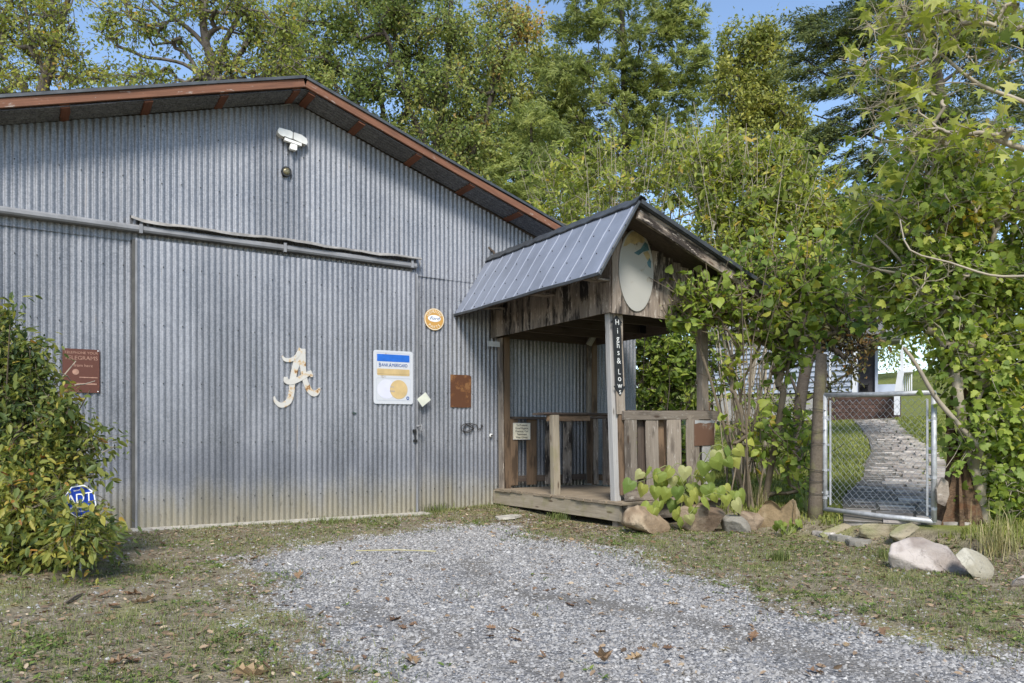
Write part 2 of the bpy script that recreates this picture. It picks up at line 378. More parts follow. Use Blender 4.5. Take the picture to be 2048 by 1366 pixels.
def text(body, size, mat, parent, O, U, V, lift=.002, sx=1., name='lettering', align='CENTER', shear=0., ext=.0006):
    cu = bpy.data.curves.new(name, 'FONT'); cu.body = body; cu.size = size; cu.align_x = align; cu.align_y = 'CENTER'
    cu.extrude = ext; cu.resolution_u = 3; cu.shear = shear
    tmp = bpy.data.objects.new('tmp', cu); me = bpy.data.meshes.new_from_object(tmp)
    bpy.data.objects.remove(tmp); bpy.data.curves.remove(cu)
    if not len(me.vertices): return None
    co = np.zeros(len(me.vertices)*3, np.float32); me.vertices.foreach_get('co', co); co = co.reshape(-1, 3)
    U, V = Vector(U), Vector(V); W = U.cross(V).normalized()
    wv = co[:, :1]*sx*np.array(U)+co[:, 1:2]*np.array(V)+(co[:, 2:3]+lift)*np.array(W)
    me.vertices.foreach_set('co', wv.astype(np.float32).ravel()); me.update(); me.materials.clear(); me.materials.append(mat); me.name = name
    o = bpy.data.objects.new(name, me); attach(o, parent, O); return o
def rrect(w_, h_, r, n=4):
    P = []
    for cx, cy, a0 in ((w_/2-r, h_/2-r, 0), (-w_/2+r, h_/2-r, 90), (-w_/2+r, -h_/2+r, 180), (w_/2-r, -h_/2+r, 270)):
        P += [(cx+r*math.cos(math.radians(a0+90*i/n)), cy+r*math.sin(math.radians(a0+90*i/n))) for i in range(n+1)]
    return P
def ellipse(a, b, n=32): return [(a*math.cos(2*math.pi*i/n), b*math.sin(2*math.pi*i/n)) for i in range(n)]
def plate(name, poly, O, U, V, d, mat, parent): m = MB(); m.prism(poly, O, U, V, d); return m.build(name, mat, parent)
def outline(poly_o, poly_i, O, U, V, mat, parent, name='border_line'):
    O, U, V = Vector(O), Vector(U), Vector(V); n = len(poly_o)
    P = [O+U*x+V*y for x, y in poly_o]+[O+U*x+V*y for x, y in poly_i]
    return mesh_obj(name, P, [(i, (i+1) % n, (i+1) % n+n, i+n) for i in range(n)], mat, parent)
EX, EY, EZ = Vector((1, 0, 0)), Vector((0, 1, 0)), Vector((0, 0, 1))

# ================================================================== GROUND
GP = [(640,1366),(600,1290),(575,1225),(500,1160),(470,1115),(620,1088),(780,1068),(880,1050),(1010,1046),(1100,1078),(1230,1098),(1330,1135),(1500,1180),(1650,1220),(1780,1265),(2048,1300),(2500,1420),(2500,2600),(640,2600)]
GPOLY = np.array([[p.x, p.y] for p in (onZ(x, y) for x, y in GP)])
def sd_poly(x, y, P):
    d = np.full(x.shape, 1e9); ins = np.zeros(x.shape, bool); n = len(P)
    for i in range(n):
        a, b = P[i], P[(i+1) % n]; e = b-a; wx, wy = x-a[0], y-a[1]
        t = np.clip((wx*e[0]+wy*e[1])/(e@e), 0, 1); d = np.minimum(d, np.hypot(wx-e[0]*t, wy-e[1]*t))
        c = ((a[1] > y) != (b[1] > y)); ins ^= c & (x < (b[0]-a[0])*(y-a[1])/(b[1]-a[1]+1e-12)+a[0])
    return np.where(ins, d, -d)
def gravel_mask(x, y): return sstep(-.45, .55, sd_poly(x, y, GPOLY)+.38*fbm(x, y, 2.3)+.22*fbm(x, y, 6.)-.05)
RUTS = [[(p.x, p.y) for p in (onZ(x, y) for x, y in L)] for L in (((930,1120),(1010,1185),(1150,1200),(1330,1230),(1500,1272),(1720,1335),(2000,1420)), ((620,1180),(760,1230),(960,1300),(1150,1366),(1400,1480)))]
def rut_mask(x, y):
    o = np.zeros(np.shape(x))
    for k, L in enumerate(RUTS):
        for p, q in zip(L[:-1], L[1:]):
            p, q = np.array(p), np.array(q); e = q-p; t = np.clip(((x-p[0])*e[0]+(y-p[1])*e[1])/(e@e), 0, 1); d = np.hypot(x-p[0]-e[0]*t, y-p[1]-e[1]*t)
            o = np.maximum(o, (1, .6)[k]*np.exp(-(d/.15)**2)*np.clip(.75+.6*fbm(x+3, y, 2.6), 0, 1))
    return np.clip(o, 0, 1)
def yard_mask(x, y): return sstep(6.9, 7.3, x+.2*fbm(x, y, 1.3))
PTS = ((1812,1050,112),(1800,1000,104),(1812,960,76),(1808,925,68),(1805,905,55),(1784,880,41),(1757,852,35),(1747,839,38))
PATHC = [onG(x, y) for x, y, h in PTS]
PW = [h/FPX*float(np.array((p.x, p.y-CAMY))@FW) for (x, y, h), p in zip(PTS, PATHC)]
def path_dist(x, y):
    d = np.full(np.shape(x), 1e9)
    for i in range(len(PATHC)-1):
        a = np.array(PATHC[i][:2]); b = np.array(PATHC[i+1][:2]); e = b-a
        t = np.clip(((x-a[0])*e[0]+(y-a[1])*e[1])/(e@e), 0, 1)
        d = np.minimum(d, np.hypot(x-a[0]-e[0]*t, y-a[1]-e[1]*t)-(PW[i]+(PW[i+1]-PW[i])*t))
    return d
def axis(lo, hi, fine, a, b, n0, n1):
    return np.concatenate([lo+(a-lo)*(1-np.linspace(1, 0, n0, endpoint=False)**2.2), np.arange(a, b, fine), b+(hi-b)*np.linspace(0, 1, n1)**2.2])
gx = axis(-160, 260, .10, -2.5, 10, 22, 60); gy = axis(-120, 260, .10, -9.6, 1, 26, 48)
XX, YY = np.meshgrid(gx, gy); ZZ = gz(XX, YY)
fi = np.arange(len(gx)*len(gy)).reshape(len(gy), len(gx))
Fq = np.stack([fi[:-1, :-1], fi[:-1, 1:], fi[1:, 1:], fi[1:, :-1]], -1).reshape(-1, 4)
m, t, b = newmat('ground_earth')
p = wpos(t)
ga = nd(t, 'ShaderNodeAttribute', attribute_name='gravel').outputs['Fac']; ya = nd(t, 'ShaderNodeAttribute', attribute_name='yard').outputs['Fac']
n1 = noise(t, p, 1.7, 6, .6); n2 = noise(t, p, 9, 6, .65); n3 = noise(t, p, 70, 3, .6); n4 = noise(t, p, 3.1, 5, .6)
vor = nd(t, 'ShaderNodeTexVoronoi', {'Vector': p, 'Scale': 62.}); vc = nd(t, 'ShaderNodeSeparateColor', {0: vor.outputs['Color']}).outputs[0]
soil = ramp(t, n2, [(.25, (.105, .085, .058)), (.5, (.215, .18, .122)), (.75, (.36, .31, .22))])
soil = mix(t, mrange(t, n1, .5, .66, 0, .8), soil, ramp(t, n3, [(.3, (.14, .145, .05)), (.7, (.31, .29, .12))]))
ra = nd(t, 'ShaderNodeAttribute', attribute_name='rut').outputs['Fac']
grv = ramp(t, vc, [(.0, (.085, .083, .082)), (.5, (.18, .177, .175)), (1, (.30, .295, .295))])
grv = mix(t, mth(t, 'MAXIMUM', mrange(t, n4, .52, .66, 0, .85), mth(t, 'MULTIPLY', ra, .85)), grv, ramp(t, n3, [(.3, (.13, .115, .095)), (.7, (.22, .20, .17))]))
lawn = ramp(t, n2, [(.3, (.12, .145, .035)), (.7, (.22, .225, .065))])
gf = mth(t, 'ADD', ga, mth(t, 'MULTIPLY', mth(t, 'SUBTRACT', n2, .5), 1.1))
col = mix(t, mrange(t, gf, .32, .68), soil, grv); col = mix(t, ya, col, lawn)
setb(t, b, col, .95, 0, .15); bump(t, b, mth(t, 'ADD', vor.outputs['Distance'], n2), .6, .02)
g_o = mesh_obj('ground', np.stack([XX.ravel(), YY.ravel(), ZZ.ravel()], -1), Fq, m, None, True, origin=(0, 0, 0), kind='structure')
for nm, fn in (('gravel', gravel_mask), ('yard', yard_mask), ('rut', rut_mask)):
    a = g_o.data.attributes.new(nm, 'FLOAT', 'POINT'); a.data.foreach_set('value', fn(XX.ravel(), YY.ravel()).astype(np.float32))

# ================================================================== BARN
AX = 2.76; PITCH = .0677
def ztop(x): return 5.21-(.306*(AX-x) if x < AX else .335*(x-AX))
def rooftop(x): return 5.395-(.3095*(AX-x) if x < AX else .326*(x-AX))
barn = thing('metal_barn', 'long corrugated galvanised metal barn with rust red eave boards and sliding door', 'barn', (AX, 6, 0))
def corr(name, x0, x1, zb, zt, y0, mat, parent, amp=.0088, per=8, phase=0., rows=7):
    n = max(2, int(round((x1-x0)/PITCH*per))); xs = np.linspace(x0, x1, n+1); V = []; rr = np.random.default_rng(int((x0+5)*1000+zb*10))
    off = rr.normal(0, .0022, (rows+1, 4))
    for j in range(rows+1):
        k = j/rows
        for x in xs:
            top = zt(x) if callable(zt) else zt
            u = (x-x0)/(x1-x0)*3; i0 = min(2, int(u)); wv = off[j, i0]*(1-u+i0)+off[j, i0+1]*(u-i0)
            V.append((x, y0-amp*math.sin(2*math.pi*x/PITCH+phase)-.0016*math.sin(4*math.pi*x/PITCH+.9)+wv, zb+(top-zb)*k))
    q = np.arange((rows+1)*(n+1)).reshape(rows+1, n+1)
    F = np.stack([q[:-1, :-1], q[:-1, 1:], q[1:, 1:], q[1:, :-1]], -1).reshape(-1, 4)
    return mesh_obj(name, V, F, mat, parent, True)
SW = PITCH*9.5
def sheets(xa, xb, zb, zt, y0, mat, parent, jig=.0, **k):
    x = xa; i = 0
    while x < xb-.02:
        e = min(x+SW, xb); corr('corrugated_sheet', x-(.012 if i else 0), e+.012*(e < xb), zb+random.uniform(-jig, jig), zt, y0-.004*(i % 2), mat, parent, **k); x = e; i += 1
DL, DR = onY(271, 900, -.08).x, onY(834, 900, -.08).x
sheets(-2.88, DL+.06, -.03, 3.34, 0, M['wall'], barn)
sheets(DR-.06, 8.35, -.02, 3.262, 0, M['wall'], barn)
sheets(-2.88, 8.35, 3.236, ztop, -.014, M['wall'], barn, .006, rows=5)
# sliding door: a timber backing with six sheets, an edge angle and a bottom drip of its own
mb = MB(); mb.box(((DL+DR)/2, -.052, 1.62), (DR-DL-.02, .03, 3.2)); door = mb.build('sliding_door', M['dkwood'], barn)
x = DL; i = 0
ZL = onY(271, 1057, -.08).z
while x < DR-.05:
    e = min(x+PITCH*9.0, DR); o = corr('corrugated_sheet', x, e+.01*(e < DR), .012, 3.262, -.085-.004*(i % 2), M['door'], door, amp=.0075); x = e; i += 1
for xx in (DL+.006, DR-.006):
    mb = MB(); mb.box((xx, -.089, 1.63), (.022, .03, 3.22)); mb.build('edge_trim', M['track'], door)
mb = MB(); mb.box((DL-.016, -.03, 1.62), (.03, .05, 3.27)); mb.build('gap_shade_strip', M['gapshade'], barn)  # dark strip added as the shade in the gap beside the door
# track along the whole front, with its buckled cover flashing
mb = MB(); tz = onY(500, 485, -.13).z
P = [(-2.9, tz+.03), (.95, tz), (2.7, tz-.004), (DR-.02, tz-.018)]
for (xa, za), (xb, zb_) in zip(P[:-1], P[1:]):
    n = len(mb.v); hh = .036
    for (xx, zz) in ((xa, za), (xb, zb_)): mb.v += [(xx, -.02, zz-hh), (xx, -.12, zz-hh), (xx, -.135, zz-hh+.02), (xx, -.135, zz+hh-.02), (xx, -.12, zz+hh), (xx, -.02, zz+hh)]
    mb.f += [(n+k, n+(k+1) % 6, n+6+(k+1) % 6, n+6+k) for k in range(6)]+[(n+5, n+4, n+3, n+2, n+1, n), (n+6, n+7, n+8, n+9, n+10, n+11)]
mb.build('door_track', M['track'], barn)
for xx, hh in ((DL+1.65, .055), (1.0, .05), (4.3, .05)):
    mb = MB(); mb.box((xx, -.125, tz-.006), (.035, .045, hh*2)); mb.build('track_bracket', M['track'], barn)
V, F = [], []
xs = np.linspace(DL-.05, DR+.03, 30)
for i, xx in enumerate(xs):
    k = i/29; zc = tz+.098-.012*k+.012*math.sin(xx*3.1)*(1-k*.5)+random.uniform(-.006, .006)+(.025 if i == 0 else 0); d = .17+.012*math.sin(xx*5)
    V += [(xx, -.012, zc+.03), (xx, -d, zc-.002), (xx, -d-.003, zc-.03-.008*math.sin(xx*7)), (xx, -d+.008, zc-.032), (xx, -d+.01, zc-.008), (xx, -.012, zc+.022)]
    if i: F += [((i-1)*6+q, i*6+q, i*6+(q+1) % 6, (i-1)*6+(q+1) % 6) for q in range(6)]
mesh_obj('cover_flashing', V, F, M['flash'], barn)
mb = MB(); mb.box(((DL+DR)/2+.03, -.19, -.05), (DR-DL+.16, .30, .13)); mb.build('concrete_sill', M['conc'], barn)
# roof: sheets running up the slope; ribs follow the slope
def roof_sheet(xa, xb, y0, y1, parent, name='roof_sheet', per=6, dz=-.012, mat=None, am=.009):
    n = int((y1-y0)/PITCH*per); ys = np.linspace(y0, y1, n+1); xs = np.linspace(xa, xb, 9); V = []
    for x in xs:
        for y in ys: V.append((x, y, rooftop(x)+dz+am*math.sin(2*math.pi*y/PITCH)))
    q = np.arange(9*(n+1)).reshape(9, n+1); F = np.stack([q[:-1, :-1], q[1:, :-1], q[1:, 1:], q[:-1, 1:]], -1).reshape(-1, 4)
    return mesh_obj(name, V, F, mat or M['soffit'], parent, True)
for xa, xb in ((-3.35, AX), (AX, 8.82)):
    for k in range(3): roof_sheet(xa, xb, -.45+.61*k-.01*(k > 0), -.45+.61*(k+1), barn, dz=-.012-.003*(k % 2))
    roof_sheet(xa, xb, 1.37, 13.4, barn, 'roof_sheet', 1)
for xa, xb in ((-3.35, AX), (AX, 8.82)):
    n_ = 6; 
    for k in range(n_):
        xs_ = xa+(xb-xa)*k/n_, xa+(xb-xa)*(k+1)/n_; roof_sheet(xs_[0], xs_[1]+.01, -.415, .03, barn, 'soffit_sheet', 8, -.152-.004*(k % 2), None, .017)
def slope_beam(name, xa, xb, y, zoff, h, d, mat):
    p0 = Vector((xa, y, rooftop(xa)+zoff)); p1 = Vector((xb, y, rooftop(xb)+zoff)); return board(name, p0, p1, EZ, h, d, mat, barn, jit=.004, seg=6)
for xa, xb in ((-3.35, AX-.012), (AX+.012, 8.82)):
    slope_beam('roof_edge_strip', xa, xb, -.452, -.024, .036, .018, M['steeltrim'])
    slope_beam('barge_board', xa, xb, -.425, -.092, .094, .036, M['red'])
    slope_beam('wall_rafter', xa, xb, .05, -.12, .20, .04, M['dkwood'])
for xx in (.253-.79*3, .253-.79*2, .253-.79, .253, 1.04, 1.83, 2.66, 2.86, 3.50, 4.29, 5.08, 5.87, 6.66, 7.45, 8.24):
    xx += 0; s = -.3095 if xx < AX else .326; z0 = rooftop(xx)-.135
    board('lookout_block', (xx, .02, z0), (xx, -.405, z0), (1, 0, -s if xx > AX else -s), .092, .088, M['redin'], barn, jit=.002)
mb = MB()
for z in (.32, .98, 1.64, 2.30, 2.96, 3.34, 3.95, 4.55):
    for i in range(int(-.5/PITCH), int(6.2/PITCH)):
        x_ = (i+.25)*PITCH
        if i % 3 or z > ztop(x_)-.1: continue
        yy = (-.085-.0095 if z < 3.2 and DL+.03 < x_ < DR-.03 else -.0105 if z < 3.2 else -.0245)-.004; mb.box((x_+random.gauss(0, .004), yy, z+random.gauss(0, .006)), (.011, .006, .011))
mb.build('nail_heads', M['screw'], barn)['kind'] = 'stuff'
# side and back walls, so that the building is closed
for X_ in (-2.88, 8.35):
    zt = ztop(X_); ys = np.arange(0, 13, PITCH/4); V = []
    for z in (-.05, zt): V += [(X_+.009*math.sin(2*math.pi*y/PITCH), y, z) for y in ys]
    n = len(ys); mesh_obj('side_wall', V, np.array([(i, i+1, i+1+n, i+n) for i in range(n-1)]), M['wall'], barn, True)
mesh_obj('back_wall', [(-2.88, 12.9, -.05), (8.35, 12.9, -.05), (8.35, 12.9, ztop(8.35)), (AX, 12.9, 5.2), (-2.88, 12.9, ztop(-2.88))], [(0, 1, 2, 3, 4)], M['wall'], barn)

# ------------------------------------------------------------------ things fixed on the barn front
lt = thing('security_light', 'white twin head security flood light high on the gable under the roof peak', 'flood light', onY(585, 270, -.03))
c = onY(586, 272, -.10); U = (onY(612, 279, -.10)-onY(556, 264, -.10)).normalized(); Vv = EY.cross(U)*-1; Vv = U.cross(EY)*-1
Vv = Vector((-U.z, 0, U.x)); 
plate('lamp_head', [(-.185, .03), (-.17, .06), (-.03, .058), (-.004, .045), (-.004, -.035), (-.07, -.042), (-.15, -.03), (-.183, -.005)], c+U*.0, U, Vv, .09, M['white'], lt)
plate('lamp_head', [(.004, .05), (.10, .045), (.17, .012), (.182, -.03), (.17, -.062), (.09, -.055), (.006, -.035)], c+U*.003, U, Vv, .09, M['white'], lt)
plate('lamp_bracket', [(-.10, -.048), (.11, -.068), (.11, -.10), (-.10, -.082)], c+EY*-.012, U, Vv, .05, M['white'], lt)
plate('shadow_gap', [(-.106, -.03), (.11, -.06), (.115, -.07), (-.108, -.045)], c+EY*-.006, U, Vv, .04, M['gapshade'], lt)  # dark plate painting the shade between the lamp heads and the bracket
plate('motion_sensor', rrect(.085, .07, .015), c+Vv*-.135+U*.015+EY*-.01, U, Vv, .06, M['white'], lt)
mb = MB(); mb.tube([onY(585, 262, -.04), onY(580, 245, -.03), onY(586, 225, -.03), onY(585, 214, -.035), onY(580, 208, -.045), onY(562, 211, -.04)], .004, 5); mb.build('wire', M['wire'], lt)
pc = onY(572, 344, -.03); th_ = thing('old_lamp_socket', 'small round black lamp socket with cracked glass below the flood light', 'lamp socket', pc)
mb = MB(); mb.tube([pc+EY*.03, pc-EY*.03], .062, 16); mb.build('rim', M['black'], th_)
mb = MB(); mb.sphere(pc-EY*.02, .05, 10, (1, .5, 1)); mb.build('glass', M['lens'], th_, True)

def sign(name, label, cat, px0, py0, px1, py1, y, poly=None, mat=None, d=.004, part='plate', rot=None, r=.012):
    a, b_ = onY(px0, py0, y), onY(px1, py1, y); c = (a+b_)/2; w_, h_ = abs(b_.x-a.x), abs(a.z-b_.z)
    th = thing(name, label, cat, c); return th, c, w_, h_
FR = -.022
th, c, w_, h_ = sign('telegram_sign', 'brown red enamel plaque about telegrams on the barn wall behind the left bush', 'sign', 125, 696, 199, 786, FR)
plate('plate', rrect(w_, h_, .006), c, EX, EZ, .004, M['signred'], th)
text('TELEPHONE YOUR', .038, M['faded'], th, c+EZ*(h_*.41), EX, EZ); text('TELEGRAMS', .060, M['faded'], th, c+EZ*(h_*.29), EX, EZ)
text('from here', .045, M['faded'], th, c+EZ*(h_*.12)+EX*.02, EX, EZ)
mb = MB(); mb.prism(ellipse(.032, .032, 18), c+Vector((-w_*.15, -.002, h_*-.03)), EX, EZ, .002); mb.build('round_emblem', M['faded'], th)
mb = MB(); mb.box(c+Vector((w_*.2, -.0015, -h_*.15)), (w_*.5, .001, .010)); mb.box(c+Vector((w_*.15, -.0015, -h_*.30)), (w_*.55, .001, .016)); mb.build('worn_line', M['faded'], th)
mb = MB()
for sx in (-1, 1):
    for sz in (-1, 1): mb.sphere(c+Vector((sx*(w_/2-.014), -.003, sz*(h_/2-.014))), .008, 6)
mb.build('screw_heads', M['letter'], th)['kind'] = 'stuff'
# script letter A, cut from plate
th = thing('letter_emblem', 'rust chipped white metal script letter A mounted on the sliding door', 'letter sign', onY(595, 757, -.1))
def Apx(x, y): return onY(520+x/5.6, 680+y/5.6, -.102)
def stroke(pts, wd, name, dy):
    pts = [Vector(Apx(*p)) for p in pts]; sc = 1/5.6*9.2/FPX*1.16; L, R_ = [], []
    # smooth the centre line
    Q, Wd = [], []
    for i in range(len(pts)-1):
        p0, p1, p2, p3 = pts[max(i-1, 0)], pts[i], pts[i+1], pts[min(i+2, len(pts)-1)]
        for k in range(5):
            u = k/5; Q.append(.5*((2*p1)+(p2-p0)*u+(2*p0-5*p1+4*p2-p3)*u*u+(3*p1-p0-3*p2+p3)*u**3)); Wd.append(wd[i]+(wd[i+1]-wd[i])*u)
    Q.append(pts[-1]); Wd.append(wd[-1])
    for i, q in enumerate(Q):
        d = (Q[min(i+1, len(Q)-1)]-Q[max(i-1, 0)]).normalized(); nn = Vector((-d.z, 0, d.x))*Wd[i]*sc/2; L.append(q+nn); R_.append(q-nn)
    n = len(Q); P = L+R_; off = Vector((0, dy, 0)); Vs = [v+off for v in P]+[v+off+EY*.012 for v in P]; Fs = []
    for i in range(n-1): Fs += [(i, i+1, n+i+1, n+i), (2*n+i, 3*n+i, 3*n+i+1, 2*n+i+1), (i, 2*n+i, 2*n+i+1, i+1), (n+i, n+i+1, 3*n+i+1, 3*n+i)]
    Fs += [(0, n, 3*n, 2*n), (n-1, 3*n-1, 4*n-1, 2*n-1)]; return Vs, Fs
mb = MB()
for pts, wd, dy in (([(470, 98), (430, 200), (390, 330), (362, 480), (352, 600), (318, 690), (240, 730), (178, 690), (160, 630)], [62, 74, 62, 58, 56, 60, 50, 34, 10], 0),
                    ([(478, 98), (475, 220), (485, 340), (510, 470), (560, 570), (610, 600), (650, 575), (668, 535)], [56, 66, 56, 52, 58, 60, 44, 12], -.002),
                    ([(248, 175), (275, 215), (325, 225), (390, 200), (450, 130)], [8, 34, 40, 38, 36], -.0035),
                    ([(288, 412), (295, 455), (345, 472), (420, 445), (500, 400), (545, 375), (580, 360)], [30, 54, 50, 52, 50, 48, 40], -.005),
                    ([(545, 375), (570, 385), (578, 415)], [30, 36, 22], -.0065)):
    a, f = stroke(pts, wd, '', dy); mb.add(a, f)
mb.build('plate', M['emblem'], th)
# card sign
th, c, w_, h_ = sign('card_sign', 'white enamel credit card sign with blue and tan bands on the sliding door', 'sign', 747, 699, 826, 809, -.105)
U = Vector((1, 0, .006)).normalized(); Vv = Vector((-U.z, 0, U.x)); f = -.0015
plate('plate', rrect(w_, h_, .035), c, U, Vv, .006, M['enamel'], th)
def loc(u, v, k=1): return c+U*(u*w_)+Vv*(v*h_)+EY*(f*k)
plate('blue_band', rrect(w_*.82, h_*.135, .006), loc(0, .36), U, Vv, .001, M['blue'], th)
pcs = []; ux = 0.
for s_, z_ in (('B', .074), ('ANK', .058), ('A', .074), ('MERICARD', .058)):
    o = text(s_, z_, M['navy'], th, loc(0, .226), U, Vv, sx=.8, align='LEFT', ext=.001); xs_ = [v.co.dot(U) for v in o.data.vertices]; pcs.append((o, ux-min(xs_))); ux += max(xs_)-min(xs_)+.007
for o, k_ in pcs: o.location += U*(k_-ux/2)+EZ*(.007 if len(o.data.vertices) < 60 and False else 0)
plate('tan_band', rrect(w_*.82, h_*.125, .012), loc(0, .095), U, Vv, .001, M['tan'], th)
for cy, hh in ((.255, .40), (-.225, .42)):
    outline(rrect(w_*.86, h_*hh, .02), rrect(w_*.85, h_*hh-.005, .018), loc(0, cy), U, Vv, M['greyline'], th)
plate('grey_disc', ellipse(w_*.225, w_*.225), loc(-.18, -.225), U, Vv, .001, M['lilac'], th)
plate('tan_disc', ellipse(w_*.225, w_*.225), loc(.13, -.225, 2), U, Vv, .001, M['tan'], th)
text('M C', .03, M['greyline'], th, loc(-.04, -.18, 3), U, Vv, .001); text('charge', .028, M['greyline'], th, loc(-.04, -.255, 3), U, Vv, .001)
outline(ellipse(.021, .024, 16), ellipse(.010, .012, 16), loc(.36, -.385, 2), U, Vv, M['navy'], th, 'round_mark')
# round parts sign
th, c, w_, h_ = sign('round_parts_sign', 'round ochre enamel parts sign with a white oval right of the door', 'sign', 848, 616, 889, 661, FR)
R_ = .152
plate('plate', ellipse(R_, R_, 40), c, EX, EZ, .006, M['ochre'], th)
outline(ellipse(R_-.004, R_-.004, 40), ellipse(R_-.014, R_-.014, 40), c-EY*.0012, EX, EZ, M['cream'], th, 'rim_line')
plate('oval', ellipse(.098, .047, 28), c-EY*.001+EZ*.012, EX, EZ, .001, M['letter'], th)
text('Ford', .062, M['navy'], th, c-EY*.0015+EZ*.012, EX, EZ, .001, sx=1.25, shear=.35)
for word, top in (('GENUINE', 1), ('PARTS', -1)):
    for i, ch in enumerate(word):
        a = (i-(len(word)-1)/2)*math.radians(20 if top > 0 else -21); rr = .110
        dirv = Vector((math.sin(a)*1, 0, math.cos(a)))*top if top > 0 else Vector((-math.sin(a), 0, -math.cos(a)))
        upv = dirv if top > 0 else -dirv; rt = Vector((upv.z, 0, -upv.x))
        text(ch, .056, M['cream'], th, c+dirv*rr-EY*.001, rt, upv, .001)
# tilted card, rusted plate, wire, knob, lock
a = math.radians(38); U = Vector((math.cos(a), 0, math.sin(a))); Vv = Vector((-math.sin(a), 0, math.cos(a)))
c = onY(848, 799, -.105); th = thing('pale_card', 'pale greenish card nailed at a slant over the right edge of the sliding door', 'card', c)
plate('plate', rrect(.16, .13, .004), c, U, Vv, .003, M['card'], th); plate('plate_rim', rrect(.164, .134, .004), c+EY*.002, U, Vv, .002, M['greyline'], th)
th, c, w_, h_ = sign('rusted_plate', 'rusted brown rectangular plate on the wall between door and porch', 'plate', 901, 749, 942, 815, FR)
plate('plate', [(-w_/2, -h_/2), (w_*.1, -h_/2-.006), (w_/2, -h_/2+.004), (w_/2+.003, h_/2-.012), (w_*.38, h_/2+.003), (-w_/2, h_/2)], c, EX, EZ, .004, M['rusty'], th)
th = thing('wire_loop', 'thin rusty wire twisted into loops hanging below the rusted plate', 'wire', onY(946, 855, FR))
mb = MB(); mb.tube([onY(931+14*math.sin(q*.55)*(1 if q < 12 else 0)+(q*1.15 if q < 12 else 12+q*.9), 856-7*math.cos(q*.55)*(1 if q < 12 else .6)+(3*math.sin(q)), -.03) for q in range(26)], .006, 5); mb.build('wire', M['darkwire'], th)
mb = MB(); mb.tube([onY(934+12*math.cos(q*.4), 856+9*math.sin(q*.4), -.034) for q in range(17)], .0055, 5); mb.build('wire', M['darkwire'], th)
c = onY(982, 871, -.03); th = thing('cable_outlet', 'small grey cable outlet on the wall beside the porch corner', 'outlet', c)
mb = MB(); mb.sphere(c, .03, 8, (1, .6, 1)); mb.build('cap', M['white'], th, True); mb = MB(); mb.tube([c-EY*.015, c-EY*.028], .012, 8); mb.build('hole', M['black'], th)
th = thing('door_lock', 'old hasp with a hanging padlock on the right edge of the sliding door', 'lock', onY(833, 860, -.11))
mb = MB(); q = onY(838, 853, -.12); mb.tube([q+Vector((-.035, 0, .0)), q+Vector((.0, -.012, .012)), q+Vector((.04, -.008, 0))], .014, 6); mb.tube([q+Vector((.015, -.02, .035)), q+Vector((.03, -.03, 0)), q+Vector((.02, -.02, -.05)), q+Vector((.045, -.02, -.055))], .011, 6); mb.build('hasp', M['track'], th)
mb = MB(); q = onY(829, 862, -.115); mb.box(q, (.045, .03, .045)); mb.tube([q+EZ*-.02, q+Vector((.012, -.01, -.10)), q+Vector((.004, -.005, -.13))], .012, 6); mb.box(q+Vector((.012, 0, -.13)), (.055, .025, .03)); mb.build('padlock', M['black'], th)
c = onY(709, 826, -.1); mb = MB(); mb.box(c, (.05, .012, .016), (Vector((.97, 0, -.2)), EY, Vector((.2, 0, .97)))); prop(mb.build('door_bolt_head', plain('green_metal', (.03, .06, .05))), 'tiny dark green bolt head on the sliding door below the card sign', 'bolt')

# ================================================================== PORCH
porch = thing('wooden_porch', 'weathered wooden porch with steel roof against the right end of the barn', 'porch', (6.4, -1.4, .29))
for i in range(21):
    y = -2.84+i*.141; e = random.uniform(-.012, .02)
    if y > -.06: break
    board('deck_board', (5.615+e, y, .275), (7.36, y, .275), EY, .137, .03, M['deck'], porch, jit=.002, cut=.002)
board('rim_board', (5.655, -2.83, .16), (5.655, -.02, .17), EZ, .185, .036, M['rim'], porch, jit=.003, seg=6)
board('rim_board', (5.675, -2.80, .165), (7.34, -2.80, .17), EZ, .185, .036, M['grey'], porch)
board('rim_board', (5.70, -2.86, .235), (6.10, -2.86, .24), EZ, .04, .10, M['grey'], porch)
board('rim_board', (5.76, -2.80, .37), (6.15, -2.81, .37), EZ, .15, .05, M['grey'], porch)
for x_, y_ in ((5.72, -2.7), (5.72, -.2), (7.28, -2.7), (7.28, -.2)):
    board('footing_post', (x_, y_, -.1), (x_, y_, .26), EX, .09, .09, M['grey'], porch)
# posts
board('front_post', (5.745, -2.635, .29), (5.688, -2.605, 2.50), EX, .092, .085, M['pale'], porch, jit=.002, seg=4)
board('post_board', (5.775, -2.695, 1.30), (5.745, -2.68, 2.49), EX, .125, .024, M['grey'], porch)
board('post_board', (5.81, -2.69, .36), (5.79, -2.68, 1.46), EX, .085, .04, M['brown'], porch)
board('wall_post', (5.80, -.115, .29), (5.775, -.115, 2.48), EX, .092, .092, M['brown'], porch)
board('post_board', (5.725, -.10, .29), (5.695, -.10, 2.46), EY, .12, .028, M['grey'], porch, seg=4)
board('post_board', (5.875, -.10, .29), (5.865, -.10, 1.30), EX, .055, .03, M['grey'], porch)
board('back_post', (7.38, -.12, .29), (7.38, -.12, 2.6), EX, .10, .09, M['brown'], porch)
board('post_board', (7.29, -.13, .29), (7.29, -.13, 2.6), EX, .075, .045, M['grey'], porch)
board('right_post', (7.17, -2.64, .29), (7.17, -2.62, 2.55), EX, .115, .10, M['grey'], porch, seg=4)
board('post_board', (7.255, -2.63, .29), (7.255, -2.62, 1.48), EX, .05, .09, M['brown'], porch)
board('knee_brace', onY(1204, 645, -.45), onY(1177, 690, -.25), EX, .10, .035, M['pale'], porch)
